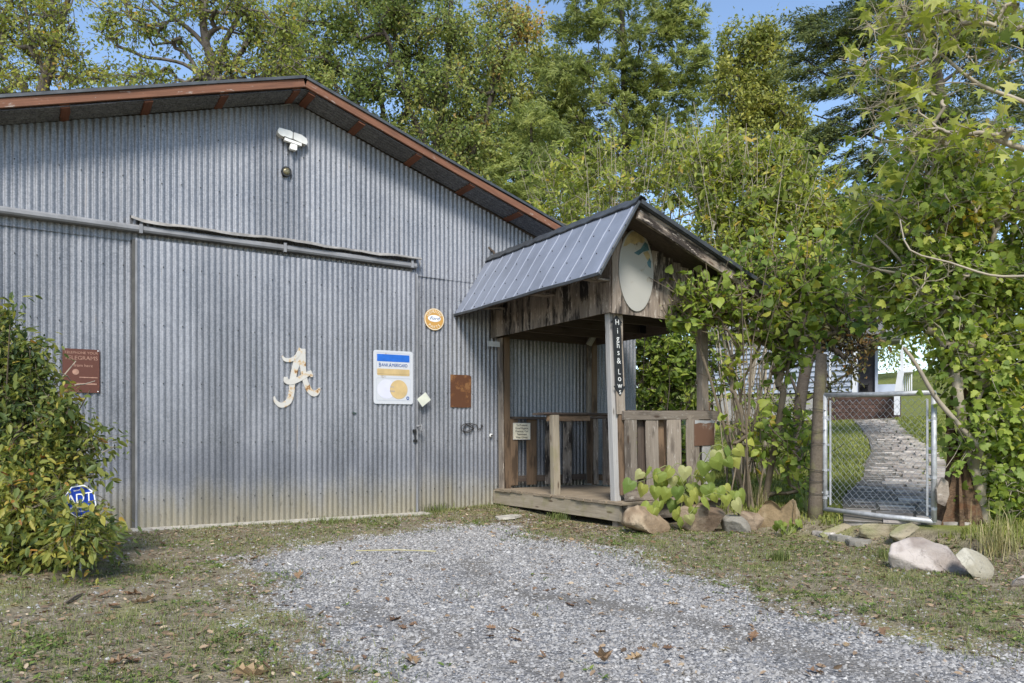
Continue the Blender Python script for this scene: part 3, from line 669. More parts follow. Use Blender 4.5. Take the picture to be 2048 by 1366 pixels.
# railings: wall side, right side, front
def rail_board(xa, xb, y, z0, z1, mat, lean=0., t_=.022): board('railing_board', ((xa+xb)/2, y, z0), ((xa+xb)/2+lean, y, z1), EX, xb-xa, t_, mat, porch, jit=.002)
board('top_rail', (5.88, -.15, 1.315), (7.30, -.15, 1.31), EY, .13, .035, M['dkwood'], porch)
board('bottom_rail', (5.88, -.105, .42), (7.30, -.105, .42), EZ, .09, .03, M['dkwood'], porch)
for a_, b_, mt in ((1021, 1036, 'brown'), (1053, 1073, 'brown'), (1090, 1106, 'fascia'), (1126, 1143, 'fascia')):
    rail_board(onY(a_, 900, -.14).x, onY(b_, 900, -.14).x, -.14, .33, 1.29, M[mt], random.uniform(-.01, .01))
board('top_rail', (7.27, -.2, 1.33), (7.22, -2.6, 1.34), EX, .13, .035, M['dkwood'], porch)
board('bottom_rail', (7.28, -.2, .42), (7.23, -2.6, .42), EZ, .09, .03, M['brown'], porch)
for i, y in enumerate((-.22, -.38, -.62, -.95, -1.22, -1.55, -1.82, -2.10, -2.38)):
    board('railing_board', (7.235, y, .32), (7.235, y+random.uniform(-.01, .01), 1.31), EY, (.13, .10, .15, .14)[i % 4], .022, M[('brown', 'grey', 'fascia')[i % 3]], porch)
YF = -2.73
board('top_rail', onY(1246, 831, YF), onY(1437, 831, YF), EZ, .105, .04, M['grey'], porch, jit=.003)
board('rail_cap', onY(1250, 823, YF+.05)+EZ*.0, onY(1425, 823, YF+.05), EY, .10, .022, M['dkwood'], porch)
board('bottom_rail', onY(1262, 952, YF+.06), onY(1405, 938, YF+.06), EZ, .10, .03, M['brown'], porch)
for a_, b_, c_, d_, zt, zb, mt, yy in ((1247, 1273, 1252, 1273, 1.30, .36, 'grey', YF), (1275, 1291, 1276, 1294, 1.27, .5, 'dkwood', YF+.075), (1291, 1315, 1293, 1318, 1.30, .42, 'grey', YF), (1315, 1327, 1318, 1330, 1.28, .5, 'brown', YF+.075),
                                   (1333, 1360, 1335, 1363, 1.30, .42, 'grey', YF), (1372, 1396, 1374, 1401, 1.30, .42, 'grey', YF), (1404, 1421, 1405, 1421, .98, .45, 'pale', YF)):
    t0, t1, b0, b1 = (onY(q, 880, yy).x for q in (a_, b_, c_, d_))
    board('railing_board', ((b0+b1)/2, yy, zb), ((t0+t1)/2, yy, zt), EX, (b1-b0+t1-t0)/2, .022, M[mt], porch, jit=.003)
# counter
for i, y in enumerate((-1.40, -1.225)):
    board('counter_plank', (5.52+.05*i, y, 1.335), (7.2, y, 1.345), EY, .17, .028, M['dkwood'], porch)
board('counter_apron', (5.60, -1.44, 1.275), (6.28, -1.44, 1.285), EZ, .075, .035, M['brown'], porch)
board('counter_leg', (5.70, -1.49, .29), (5.672, -1.49, 1.318), EX, .10, .085, M['rim'], porch)
# boarded gables and fascias
def rp(x):  # porch roof underside
    return 3.555-1.50*(5.555-x) if x < 5.555 else 3.555-.35*(x-5.555)
y = -2.72; i = 0
while y < -.03:
    wd = min(random.choice((.12, .14, .15, .17)), -.005-y)
    if wd < .03: break
    board('fascia_board', (5.606, y+wd/2, 2.467+random.uniform(-.003, .003)), (5.606, y+wd/2, 3.10), EY, wd-.004, .022, M['fascia'], porch, jit=.0015); y += wd; i += 1
x = 5.595
while x < 7.75:
    wd = random.choice((.13, .15, .17, .19)); xm = x+wd/2; zt = min(rp(x), rp(x+wd))-.02
    board('fascia_board', (xm, YF-.02, 2.452+random.uniform(-.004, .004)), (xm, YF-.02, zt), EX, wd-.004, .022, M['fascia'], porch, jit=.0015); x += wd
board('fascia_board', (7.42, -2.6, 2.66), (7.42, -.03, 2.66), EZ, .40, .025, M['dkwood'], porch)
board('header_beam', (5.66, -2.66, 2.56), (7.3, -2.66, 2.56), EZ, .14, .04, M['dkwood'], porch)
board('header_beam', (5.67, -.06, 2.54), (7.4, -.06, 2.54), EZ, .14, .04, M['dkwood'], porch)
for y in (-2.55, -1.85, -1.2, -.5):
    board('ceiling_joist', (5.66, y, 2.58), (7.35, y, 2.58), EZ, .12, .04, M['dkwood'], porch)
for y in (-2.66, -1.55, -.33):
    board('soffit_lookout', (5.10, y, 2.83), (5.59, y, 2.835), EY, .15, .024, M['fascia'], porch)
board('soffit_lookout', (5.085, -2.72, 2.77), (5.085, -.02, 2.77), EX, .05, .03, M['fascia'], porch, seg=4)
mesh_obj('roof_deck', [(5.56, -3.2, 3.548), (7.9, -3.2, 2.729), (7.9, -.02, 2.729), (5.56, -.02, 3.548), (5.56, -3.2, 3.563), (7.9, -3.2, 2.744), (7.9, -.02, 2.744), (5.56, -.02, 3.563)], [(0, 3, 2, 1), (4, 5, 6, 7), (0, 1, 5, 4), (1, 2, 6, 5), (2, 3, 7, 6), (3, 0, 4, 7)], M['dkwood'], porch)
mesh_obj('roof_deck', [(5.055, -3.2, 2.735), (5.575, -3.2, 3.53), (5.575, -.02, 3.53), (5.055, -.02, 2.735), (5.043, -3.2, 2.742), (5.563, -3.2, 3.54), (5.563, -.02, 3.54), (5.043, -.02, 2.742)], [(0, 1, 2, 3), (4, 7, 6, 5), (0, 4, 5, 1), (1, 5, 6, 2), (2, 6, 7, 3), (3, 7, 4, 0)], M['dkwood'], porch)
def steel_panel(y0, y1, top, bot, nrm, ribs, name='roof_panel'):
    ys = [y0]
    for r in ribs: ys += [r-.015, r-.007, r+.007, r+.015]
    ys.append(y1); V = []; nrm = Vector(nrm); T, B = Vector((top[0], 0, top[1])), Vector((bot[0], 0, bot[1])); NS = 5
    for k in range(NS+1):
        P = T.lerp(B, k/NS)
        for i, y in enumerate(ys):
            h = .007 if (i > 0 and i < len(ys)-1 and (i-1) % 4 in (1, 2)) else 0; dv = .004*math.sin(y*5+k*1.7)
            V.append(P+EY*y+nrm*(h+dv))
    n = len(ys); F = [(k*n+i, (k+1)*n+i, (k+1)*n+i+1, k*n+i+1) for k in range(NS) for i in range(n-1)]
    if nrm.x > 0: F = [tuple(reversed(f)) for f in F]
    return mesh_obj(name, V, F, M['steel'], porch)
nl = Vector((-.835, 0, .55)).normalized(); nr = Vector((.33, 0, .944))
for k in range(4):
    y1 = -.01-.815*k; y0 = y1-.815
    steel_panel(y0, y1+.012*(k > 0), (5.545, 3.60), (4.995, 2.753), nl, [y0+.06+.272*q for q in range(3)])
    steel_panel(y0, y1+.012*(k > 0), (5.565, 3.60), (7.96, 2.76), nr, [y0+.06+.272*q for q in range(3)])
V, F = [], []
for i in range(41):
    y = -.005-3.29*i/40; wv = .012*abs(math.sin(i*.66))+.005*math.sin(i*2.1); z = 3.625+wv
    V += [(5.49, y, z-.085), (5.49-.004, y, z-.072), (5.555, y, z+.012), (5.64, y, z-.022), (5.64, y, z-.034), (5.555, y, z)]
    if i: F += [((i-1)*6+q, i*6+q, i*6+(q+1) % 6, (i-1)*6+(q+1) % 6) for q in range(6)]
mesh_obj('ridge_cap', V, F, M['steeltrim'], porch)
board('rake_trim', (5.575, -3.275, 3.590), (7.95, -3.275, 2.758), EZ, .05, .02, M['steeltrim'], porch)
board('rake_trim', (5.548, -3.275, 3.588), (4.998, -3.275, 2.735), (nl.x, 0, nl.z), .035, .02, M['steeltrim'], porch)
board('barge_rafter', (5.60, -3.20, 3.485), (7.92, -3.20, 2.673), EZ, .13, .042, M['fascia'], porch, seg=5)
board('barge_rafter', (5.53, -3.17, 3.49), (5.03, -3.17, 2.72), (nl.x, 0, nl.z), .07, .04, M['dkwood'], porch)
board('drip_edge', (4.996, -3.27, 2.742), (4.996, -.01, 2.742), EZ, .035, .012, M['steeltrim'], porch, seg=6, jit=.004)
mb = MB()
for k in range(13):
    for f_ in (.36, .68, .96):
        y = -.07-.2717*k+.045; P = Vector((5.545, y, 3.60)).lerp(Vector((4.995, y, 2.753)), f_)+nl*.006; mb.box(P, (.010, .010, .008), (Vector((.55, 0, .835)), EY, nl))
o = mb.build('roof_screws', M['screw'], porch); o['kind'] = 'stuff'
# a strip of old wood and wire standing on the ridge at the wall
c = onY(986, 505, -.03); mb = MB(); mb.tube([onY(977, 494, -.03), onY(983, 501, -.03), onY(987, 503, -.04), onY(990, 512, -.04)], [.012, .02, .016, .022], 6)
prop(mb.build('bent_stick', M['dkwood']), 'short dark bent stick caught on the porch ridge at the wall', 'stick')
# things on the porch
c = onY(1273, 541, YF-.05); th = thing('oval_board', 'big oval off white signboard with faded blue and yellow paint on the porch gable', 'signboard', c)
a_, b_ = .262, .475
plate('panel', ellipse(a_, b_, 44), c, EX, EZ, .018, M['oval'], th)
yl = plain('faded_yellow_paint', (.40, .31, .16), .6, 0, .3, 12); tl = plain('faded_blue_paint', (.07, .15, .18), .6, 0, .4, 14)
plate('yellow_patch', [(-.20, .25), (-.15, .27), (-.09, .31), (-.03, .30), (.03, .335), (.09, .33), (.135, .37), (.07, .44), (0, .462), (-.07, .44), (-.13, .385), (-.175, .32)], c-EY*.001, EX, EZ, .001, yl, th)
plate('yellow_patch', [(.10, .22), (.17, .25), (.21, .20), (.19, .12), (.15, .16)], c-EY*.001, EX, EZ, .001, yl, th)
plate('blue_patch', [(-.04, .20), (.06, .26), (.13, .35), (.17, .33), (.195, .26), (.10, .23), (.03, .18)], c-EY*.0022, EX, EZ, .001, tl, th)
plate('blue_patch', [(.16, .11), (.20, .17), (.225, .13), (.22, .05), (.18, .07)], c-EY*.0022, EX, EZ, .001, tl, th)
# double arrow sign on the front post
c = onY(1237, 711, -2.715); th = thing('arrow_sign', 'black vertical double arrow sign lettered Highs and Lows on the front porch post', 'sign', c)
tp, bt = onY(1237, 631, -2.715).z-c.z, onY(1238, 792, -2.715).z-c.z; w2, w1 = .085, .054; ax = Vector((-.055, 0, 1)).normalized()
plate('panel', [(0, tp), (-w2, tp-.085), (-w1, tp-.085), (-w1, bt+.115), (-w2, bt+.115), (0, bt), (w2, bt+.115), (w1, bt+.115), (w1, tp-.085), (w2, tp-.085)], c, EX, ax, .012, M['signblack'], th)
for ch, py in zip('Highs&Lows.', (646, 665, 682, 703, 724, 736-15+0, 0, 0, 0, 0, 0)): pass
for ch, py in (('H', 645), ('i', 662), ('g', 677), ('h', 691), ('s', 705), ('&', 722), ('L', 744), ('o', 757), ('w', 771), ('s', 783)):
    zz = onY(1237, py, -2.715).z-c.z; text(ch, .098 if ch not in 'HL' else .088, M['letter'], th, c+ax*zz, EX, ax)
text('.', .05, M['letter'], th, c+ax*(bt+.035), EX, ax)
for k, (px0, py0, px1, py1) in enumerate(((975, 682, 1001, 694),)):
    c = (onY(px0, py0, -.17)+onY(px1, py1, -.17))/2; th = thing('small_white_sign', 'small white name board under the porch fascia at the wall post', 'sign', c)
    plate('plate', rrect(.20, .075, .004), c, EX, EZ, .012, M['enamel'], th); text('WELCOME' if False else '- - - - - -', .03, M['greyline'], th, c, EX, EZ)
c = (onY(1026, 846, -.165)+onY(1061, 879, -.165))/2; th = thing('hygiene_sign', 'cream sign about hygiene and gloves on the porch back railing', 'sign', c)
plate('plate', rrect(.30, .245, .004), c, EX, EZ, .006, M['cream'], th)
outline(rrect(.296, .241, .004), rrect(.288, .233, .004), c-EY*.001, EX, EZ, M['greyline'], th)
for i, s in enumerate(('To Promote', 'Good Hygiene', 'Practices, Our', 'Teammates', 'Wear Gloves.')): text(s, .043, M['signblack'], th, c+EZ*(.088-.044*i), EX, EZ, sx=.88, ext=.001)
c = (onY(1386, 840, YF-.02)+onY(1432, 891, YF-.02))/2; th = thing('rusty_rail_plate', 'square rusty metal plate with silver top edge on the front porch railing', 'plate', c)
plate('plate', rrect(.345, .315, .004), c, Vector((1, 0, .02)).normalized(), Vector((-.02, 0, 1)).normalized(), .012, M['rusty2'], th)
plate('bright_edge', [(-.17, .11), (-.08, .125), (.02, .115), (.1, .13), (.17, .12), (.17, .155), (-.17, .155)], c-EY*.001, EX, EZ, .001, M['pipe'], th)
c = onY(1302, 647, -1.3); th = thing('hanging_poster', 'black hanging board with pale worn print under the porch ceiling', 'poster', c)
plate('panel', rrect(.42, .32, .01), c, Vector((1, 0, -.06)).normalized(), EZ, .01, M['signblack'], th)
for i in range(26):
    q = Vector((random.gauss(0, .11), -.002-.0003*i, random.gauss(-.01, .08))); plate('worn_print', [(-.02, 0), (0, .012), (random.uniform(.02, .05), .004), (.01, -.014)], c+q, EX, EZ, .0002, M['faded2'] if 'faded2' in M else M['greyline'], th)

# ================================================================== FOLIAGE TOOLS
def fan(out, c=(.45, 0, .05)):
    V = [c]+out; n = len(out); return np.array(V, float), np.array([(0, i+1, (i+1) % n+1) for i in range(n)])
def sym(half): return half+[(x, -y, z) for x, y, z in reversed(half) if abs(y) > 1e-6]
T_RHOMB = (np.array([(0, 0, 0), (.42, -.27, .07), (1, 0, -.04), (.42, .27, .07)]), np.array([(0, 1, 2, 3)]))
T_NEEDLE = (np.array([(0, 0, 0), (.4, -.12, .02), (1, 0, -.06), (.4, .12, .02)]), np.array([(0, 1, 2, 3)]))
T_OVAL = (np.array([(0, 0, 0), (.3, -.2, .05), (.7, -.16, .03), (1, 0, -.08), (.7, .16, .03), (.3, .2, .05)]), np.array([(0, 1, 2, 3), (0, 3, 4, 5)]))
T_LOBED = fan(sym([(0, 0, 0), (.02, -.22, .02), (.16, -.46, -.03), (.30, -.36, .03), (.50, -.48, -.03), (.58, -.25, .03), (.78, -.20, .0), (1, 0, -.10)]))
T_STAR = fan(sym([(0, 0, 0), (.06, -.10, .02), (-.05, -.42, -.03), (.22, -.20, .04), (.36, -.62, -.05), (.46, -.18, .04), (1, 0, -.12)]), (.30, 0, .05))
T_HEART = fan(sym([(0, 0, 0), (-.10, -.16, .03), (-.08, -.36, .02), (.12, -.48, -.02), (.42, -.44, -.05), (.72, -.22, -.06), (1.02, 0, -.16)]), (.35, 0, .12))
T_OAK = fan(sym([(0, 0, 0), (.12, -.08, .06), (.20, -.24, .12), (.30, -.10, .05), (.44, -.32, .13), (.54, -.13, .05), (.68, -.28, .12), (.76, -.11, .06), (1, 0, .10)]), (.5, 0, 0))
def unit(a): return a/np.maximum(np.linalg.norm(a, axis=-1, keepdims=True), 1e-9)
def frames(D, N):
    X = unit(D); Z = unit(N-X*(N*X).sum(-1, keepdims=True)); return np.stack([X, np.cross(Z, X), Z], 1)   # rows
def scatter(T, P, D, N, S, sv=None):
    L, F = T; B = frames(D, N); V = np.einsum('nkc,ncd->nkd', L[None]*S[:, None, None], B)+P[:, None, :]
    n, k = len(P), len(L); Fo = (F[None]+(np.arange(n)*k)[:, None, None]).reshape(-1, F.shape[1])
    return V.reshape(-1, 3), Fo
def leaf_cloud(name, T, P, D, N, S, tone, mat, parent, singles=0, kind='stuff', single_name='leaf'):
    """many leaves: the ones nearest the lens as parts of their own, the rest joined"""
    tone = np.clip(tone, 0, 1)
    if singles:
        d = np.hypot(P[:, 0], P[:, 1]-CAMY); dep = (P[:, 0]*FW[0]+(P[:, 1]-CAMY)*FW[1])
        px = 1024+FPX*(P[:, 0]*RT[0]+(P[:, 1]-CAMY)*RT[1])/dep
        d = d-S*3+np.where((px > 5) & (px < 2040), 0, 50); o = np.argsort(d); near, rest = o[:singles], o[singles:]
        if single_name+mat.name+str(id(T[0])) not in LEAFME:
            ms = []
            for q in range(7):
                me = bpy.data.meshes.new(single_name); me.from_pydata([tuple(v) for v in T[0]], [], [tuple(map(int, f)) for f in T[1]])
                a = me.attributes.new('tone', 'FLOAT', 'FACE'); a.data.foreach_set('value', np.full(len(T[1]), (q+.5)/7, np.float32)); me.materials.append(mat); me.update(); ms.append(me)
            LEAFME[single_name+mat.name+str(id(T[0]))] = ms
        ms = LEAFME[single_name+mat.name+str(id(T[0]))]; B = frames(D, N)
        for i in near:
            ob = bpy.data.objects.new(single_name, ms[min(6, int(tone[i]*7))]); attach(ob, parent, P[i])
            ob.rotation_euler = Matrix(B[i].T.tolist()).to_euler(); ob.scale = (S[i],)*3
        P, D, N, S, tone = P[rest], D[rest], N[rest], S[rest], tone[rest]
    if len(P):
        V, F = scatter(T, P, D, N, S); return mesh_obj(name, V, F, mat, parent, False, np.repeat(tone, len(T[1])), kind=kind)
LEAFME = {}
class Skel:
    def __init__(s): s.p = []; s.par = []; s.w = []; s.fix = []
    def add(s, p, par, fix=0.): s.p.append(np.array(p, float)); s.par.append(par); s.fix.append(fix); return len(s.p)-1
    def near(s, c, up=.8, lo=0):
        A = np.array(s.p[lo:]); c = np.array(c); return lo+int(np.argmin(np.linalg.norm(A-c, axis=1)+up*np.maximum(0, A[:, 2]-c[2])))
    def limb(s, pts, r0=0., r1=0., sub=3):
        pts = [np.array(p, float) for p in pts]; par = s.near(pts[0]) if s.p else -1; n = 0; tot = (len(pts)-1)*sub
        for i in range(len(pts)-1):
            a0, a, b, b1 = pts[max(i-1, 0)], pts[i], pts[i+1], pts[min(i+2, len(pts)-1)]
            for k in range(sub):
                u = k/sub
                if i == 0 and k == 0 and s.p: n += 1; continue
                q = .5*((2*a)+(b-a0)*u+(2*a0-5*a+4*b-b1)*u*u+(3*a-a0-3*b+b1)*u**3); par = s.add(q, par, r0+(r1-r0)*n/max(tot, 1)); n += 1
        s.add(pts[-1], par, r1)
    def reach(s, c, up=.8, n=3, wob=.06, sag=0.):
        i = s.near(c, up); a = s.p[i]; c = np.array(c); L = np.linalg.norm(c-a)
        for k in range(1, n+1):
            u = k/n; q = a+(c-a)*u+rng.normal(0, wob*L, 3)*(u < 1)+np.array((0, 0, -sag*L*u*(1-u)*4)); i = s.add(q, i)
        return i
    def mesh(s, name, mat, parent, rt=.006, e=.48, sides=5, rmax=.5):
        n = len(s.p); w_ = np.zeros(n)
        hasch = np.zeros(n, bool)
        for i in range(n):
            if s.par[i] >= 0: hasch[s.par[i]] = True
        w_[~hasch] = 1
        for i in range(n-1, -1, -1):
            if s.par[i] >= 0: w_[s.par[i]] += w_[i]
        r = np.maximum(np.minimum(rt*w_**e, rmax), np.array(s.fix)); P = np.array(s.p); par = np.array(s.par)
        ii = np.where(par >= 0)[0]; A, B = P[par[ii]], P[ii]; ra, rb = np.minimum(r[par[ii]], r[ii]*1.9), r[ii]
        X = unit(B-A); ref = np.where(np.abs(X[:, 2:]) > .9, np.array([[1., 0, 0]]), np.array([[0, 0, 1.]])); U = unit(np.cross(X, ref)); W = np.cross(X, U)
        an = np.arange(sides)*2*math.pi/sides; C_ = np.cos(an)[None, :, None]*U[:, None]+np.sin(an)[None, :, None]*W[:, None]
        V = np.concatenate([A[:, None]+C_*ra[:, None, None], (B+X*rb[:, None]*.3)[:, None]+C_*rb[:, None, None]], 1).reshape(-1, 3)
        k = np.arange(sides); f = np.stack([k, k+sides, (k+1) % sides+sides, (k+1) % sides], -1); F = (f[None]+(np.arange(len(ii))*2*sides)[:, None, None]).reshape(-1, 4)
        return mesh_obj(name, V, F, mat, parent, True)
def blobs_to_clusters(blobs, rs=.9):
    C_ = []; T_ = []
    for bl in blobs:
        px, py, s, rx, ry, n = bl[:6]; tn = bl[6] if len(bl) > 6 else 0
        for _ in range(n):
            a = rng.normal(0, 1, 3); a = a/np.linalg.norm(a)*rng.uniform(.25, 1)**.5
            C_.append(at(px+a[0]*rx, py+a[1]*ry, s+a[2]*rx/FPX*s*rs)); T_.append(tn)
    return np.array(C_), np.array(T_)
def tree(name, label, cat, limbs, blobs, T, nl, ls, rc, lmat, bmat, rt=.006, style='broad', up=.8, twigs=4, tone=(.5, .2), ctone=.16, group=None, singles=0, rs=.9, sag=0., rmax=.5, droop=.35, sides=5, wob=.06, zmin=None, upstem=0.):
    base = Vector(limbs[0][0][0]); th = thing(name, label, cat, base, group); sk = Skel()
    for L in limbs: sk.limb(*L)
    C_, ct = blobs_to_clusters(blobs, rs); axis0 = np.array(limbs[0][0][-1]); fluffy = style == 'fluffy'; style = 'conifer' if fluffy else style
    root = np.array(limbs[0][0]).mean(0)
    o = np.argsort(np.linalg.norm(C_-root, axis=1)); P, D, N, S, TT = [], [], [], [], []
    for i in o:
        c = C_[i]
        if zmin is not None and c[2] < zmin: continue
        e = sk.reach(c, up, 3, wob, sag); pe = sk.p[e]; out = unit(pe-sk.p[sk.par[e]]); tc = tone[0]+ct[i]+rng.normal(0, ctone)
        if style == 'conifer':
            hz = unit(np.array((pe[0]-root[0]*.7-axis0[0]*.3, pe[1]-root[1]*.7-axis0[1]*.3, 0))+rng.normal(0, .35, 3)*np.array((1, 1, 0)))
            ax = unit(hz+np.array((0, 0, -droop+rng.normal(0, .15)))); side = unit(np.cross(ax, (0, 0, 1))); nn = np.cross(side, ax)
            L = rc*rng.uniform(1.2, 2.2); k = nl
            if fluffy: ax = unit(hz*.8+np.array((0, 0, rng.uniform(-.5, .75)))+rng.normal(0, .3, 3)); side = unit(np.cross(ax, rng.normal(0, .4, 3)+np.array((0, 0, 1)))); nn = np.cross(side, ax)
            u = rng.uniform(0, 1, k); sg = np.where(rng.uniform(size=k) < .5, -1., 1.); v = rng.uniform(0, 1, k)*(1-u*.75)*L*.42
            n0_ = rng.normal(0, 1, 3); pos = pe-ax*L*.4+ax[None]*(u*L)[:, None]+side[None]*(sg*v)[:, None]+nn[None]*(rng.normal(0, .03, k)-v*v*.35/L)[:, None]-np.array((0, 0, 1))*(u*u*L*.12)[:, None]
            d = unit(ax[None]*.8+side[None]*(sg*.75)[:, None]+rng.normal(0, .28, (k, 3))); n_ = nn[None]*.55+np.array((-.35, -.5, .3))[None]+rng.normal(0, .5, (k, 3))
            P.append(pos); D.append(d); N.append(n_); S.append(ls*rng.uniform(.6, 1.35, k)); TT.append(tc+rng.normal(0, tone[1], k)); continue
        for q in range(twigs):
            td = unit(out*.6+rng.normal(0, .75, 3)+np.array((0, 0, upstem))); L = rc*rng.uniform(.6, 1.3); t1 = pe+td*L*.55+rng.normal(0, .05*L, 3); t2 = t1+unit(td+rng.normal(0, .3, 3)+np.array((0, 0, -.25 if not upstem else .3)))*L*.55
            a = sk.add(t1, e); sk.add(t2, a); k = max(1, int(nl/twigs*rng.uniform(.7, 1.3)))
            u = rng.uniform(.1, 1.05, k)[:, None]; pos = np.where(u < .5, pe+(t1-pe)*u*2, t1+(t2-t1)*(u*2-1))+rng.normal(0, .22*rc if rc > .3 else .3*rc, (k, 3))
            d = unit(td[None]*.5+rng.normal(0, .7, (k, 3))+np.array((0, 0, -droop))); n_ = rng.normal(0, .55, (k, 3))+np.array((-.18, -.28, .75))
            P.append(pos); D.append(d); N.append(n_); S.append(ls*np.clip(np.exp(rng.normal(-.08, .34, k)), .4, 1.55)); TT.append(tc+rng.normal(0, tone[1], k))
    sk.mesh('trunk', bmat, th, rt, sides=sides, rmax=rmax)
    P, D, N, S, TT = (np.concatenate(q) for q in (P, D, N, S, TT))
    leaf_cloud('crown', T, P, D, N, S, TT, lmat, th, singles); return th
def gbase(x, s): p = at(x, 900, s); return (p.x, p.y, float(gz(p.x, p.y))-.05)
def PL(s, *pts): return [tuple(at(x, y, s)) for x, y in pts]

# ================================================================== TREES BEHIND THE BARN
s = 20
tree('oak_tree', 'tall oak with olive yellow leaves behind the left end of the barn roof', 'tree',
     [([gbase(70, s)]+PL(s, (75, 300), (90, 150), (120, 60), (150, -60)), .16, .05), (PL(s, (75, 300), (50, 180), (20, 130), (-40, 60)), .07, .03), (PL(s, (90, 150), (60, 60), (40, -40)), .07, .03), (PL(s, (85, 200), (110, 110), (105, 0), (95, -80)), .07, .03)],
     [(60, 60, s, 100, 70, 42), (120, 130, s, 60, 45, 24), (0, 150, s, 70, 50, 22), (90, -30, s, 90, 50, 26), (10, 10, s, 60, 60, 18), (195, 150, s, 28, 24, 10), (-90, 60, s, 80, 90, 20), (50, 230, s, 120, 50, 16)],
     T_RHOMB, 70, .10, .5, M['l_oak'], M['bark'], tone=(.62, .16), rs=.7)
s = 19
tree('sycamore_tree', 'bare limbed tree with forking grey trunk above the left barn roof', 'tree',
     [([gbase(445, s)]+PL(s, (440, 400), (430, 150), (415, 96), (407, 44), (410, 0), (412, -90)), .15, .07), (PL(s, (427, 146), (400, 147), (366, 127), (325, 118), (290, 114), (263, 102), (235, 92)), .06, .018),
      (PL(s, (415, 96), (386, 65), (352, 38), (308, 7), (270, -40)), .07, .03), (PL(s, (430, 150), (434, 137), (451, 82), (475, 38), (482, 0), (490, -90)), .085, .04), (PL(s, (415, 70), (441, 55), (478, 68), (533, 66), (580, 55)), .045, .015),
      (PL(s, (432, 146), (461, 130), (500, 118), (540, 110)), .04, .012), (PL(s, (400, 150), (375, 110), (350, 95)), .035, .01), (PL(s, (352, 38), (300, 50), (250, 30), (205, 22)), .035, .012)],
     [(250, 25, s, 60, 32, 15), (225, 70, s, 26, 16, 5), (300, 60, s, 36, 20, 8), (385, 20, s, 60, 35, 16), (345, 85, s, 22, 14, 5), (480, 20, s, 60, 45, 22), (540, 60, s, 60, 50, 26), (570, 130, s, 50, 40, 20), (450, 120, s, 35, 25, 9), (500, 140, s, 50, 25, 14), (280, 155, s, 45, 16, 11), (330, 150, s, 20, 14, 4), (390, 160, s, 40, 14, 8), (380, -50, s, 120, 40, 30)],
     T_RHOMB, 62, .10, .46, M['l_oak'], M['bark'], tone=(.55, .17), rs=.8)
s = 22
tree('oak_tree', 'broad oak with greenish and orange leaves behind the barn ridge', 'tree',
     [([gbase(860, s)]+PL(s, (860, 420), (870, 300), (890, 190), (900, 60), (905, -60)), .17, .06), (PL(s, (870, 320), (820, 220), (790, 120), (740, 20), (700, -60)), .09, .04), (PL(s, (865, 380), (930, 330), (970, 250), (990, 130), (1010, 20)), .08, .03), (PL(s, (860, 400), (800, 330), (740, 260), (660, 200)), .07, .025), (PL(s, (885, 200), (850, 140), (860, 70)), .05, .02), (PL(s, (880, 260), (920, 230), (950, 200)), .04, .015)],
     [(620, 60, s, 80, 70, 40), (680, 170, s, 80, 60, 38, -.03), (740, 40, s, 90, 60, 40), (850, 40, s, 90, 60, 40, .03), (800, 160, s, 90, 70, 40), (900, 180, s, 80, 70, 36), (950, 90, s, 60, 50, 22, .08), (760, 270, s, 60, 50, 24), (880, 300, s, 80, 60, 30, .03), (960, 250, s, 50, 70, 20, .05), (900, 390, s, 60, 40, 16), (1005, 30, s, 40, 30, 13, .33), (1050, 60, s, 40, 26, 12, .36), (1010, 120, s, 36, 36, 12, .28), (890, 330, s, 25, 25, 8, .25), (700, -50, s, 200, 40, 40), (550, 170, s, 50, 40, 16)],
     T_RHOMB, 120, .11, .6, M['l_mix'], M['barkdk'], tone=(.42, .12), rs=.8)
s = 26
tree('hemlock_tree', 'tall feathery hemlock rising behind the porch roof, tallest of the conifers', 'tree',
     [([gbase(1255, s)]+PL(s, (1255, 500), (1250, 250), (1245, 60), (1240, -160)), .2, .05)],
     [(1250, 30, s, 140, 60, 93), (1330, 110, s, 100, 70, 93), (1180, 150, s, 110, 60, 93), (1330, 220, s, 95, 80, 93), (1220, 230, s, 130, 70, 108), (1110, 250, s, 90, 60, 71), (1280, 330, s, 130, 70, 108), (1360, 30, s, 60, 60, 55), (1200, -60, s, 160, 70, 77), (1170, 370, s, 130, 60, 77), (1160, 60, s, 45, 40, 27), (1380, 330, s, 60, 60, 46), (1060, 300, s, 50, 50, 37)],
     T_NEEDLE, 120, .155, .36, M['l_con'], M['barkdk'], style='fluffy', tone=(.5, .18), ctone=.2, rs=.7, droop=.3, up=.3)
s = 22
tree('hemlock_tree', 'smaller grey green hemlock at the lower edge of the barn roof', 'tree',
     [([gbase(1070, s)]+PL(s, (1070, 520), (1065, 380), (1062, 230)), .12, .03)],
     [(1070, 250, s, 60, 50, 18), (1050, 330, s, 80, 50, 24), (1090, 400, s, 100, 50, 30), (1000, 380, s, 60, 40, 15), (1120, 470, s, 100, 50, 20), (990, 320, s, 30, 30, 6)],
     T_NEEDLE, 150, .15, .42, M['l_con'], M['barkdk'], style='fluffy', tone=(.55, .16), rs=.6, droop=.5, up=.3)
s = 34
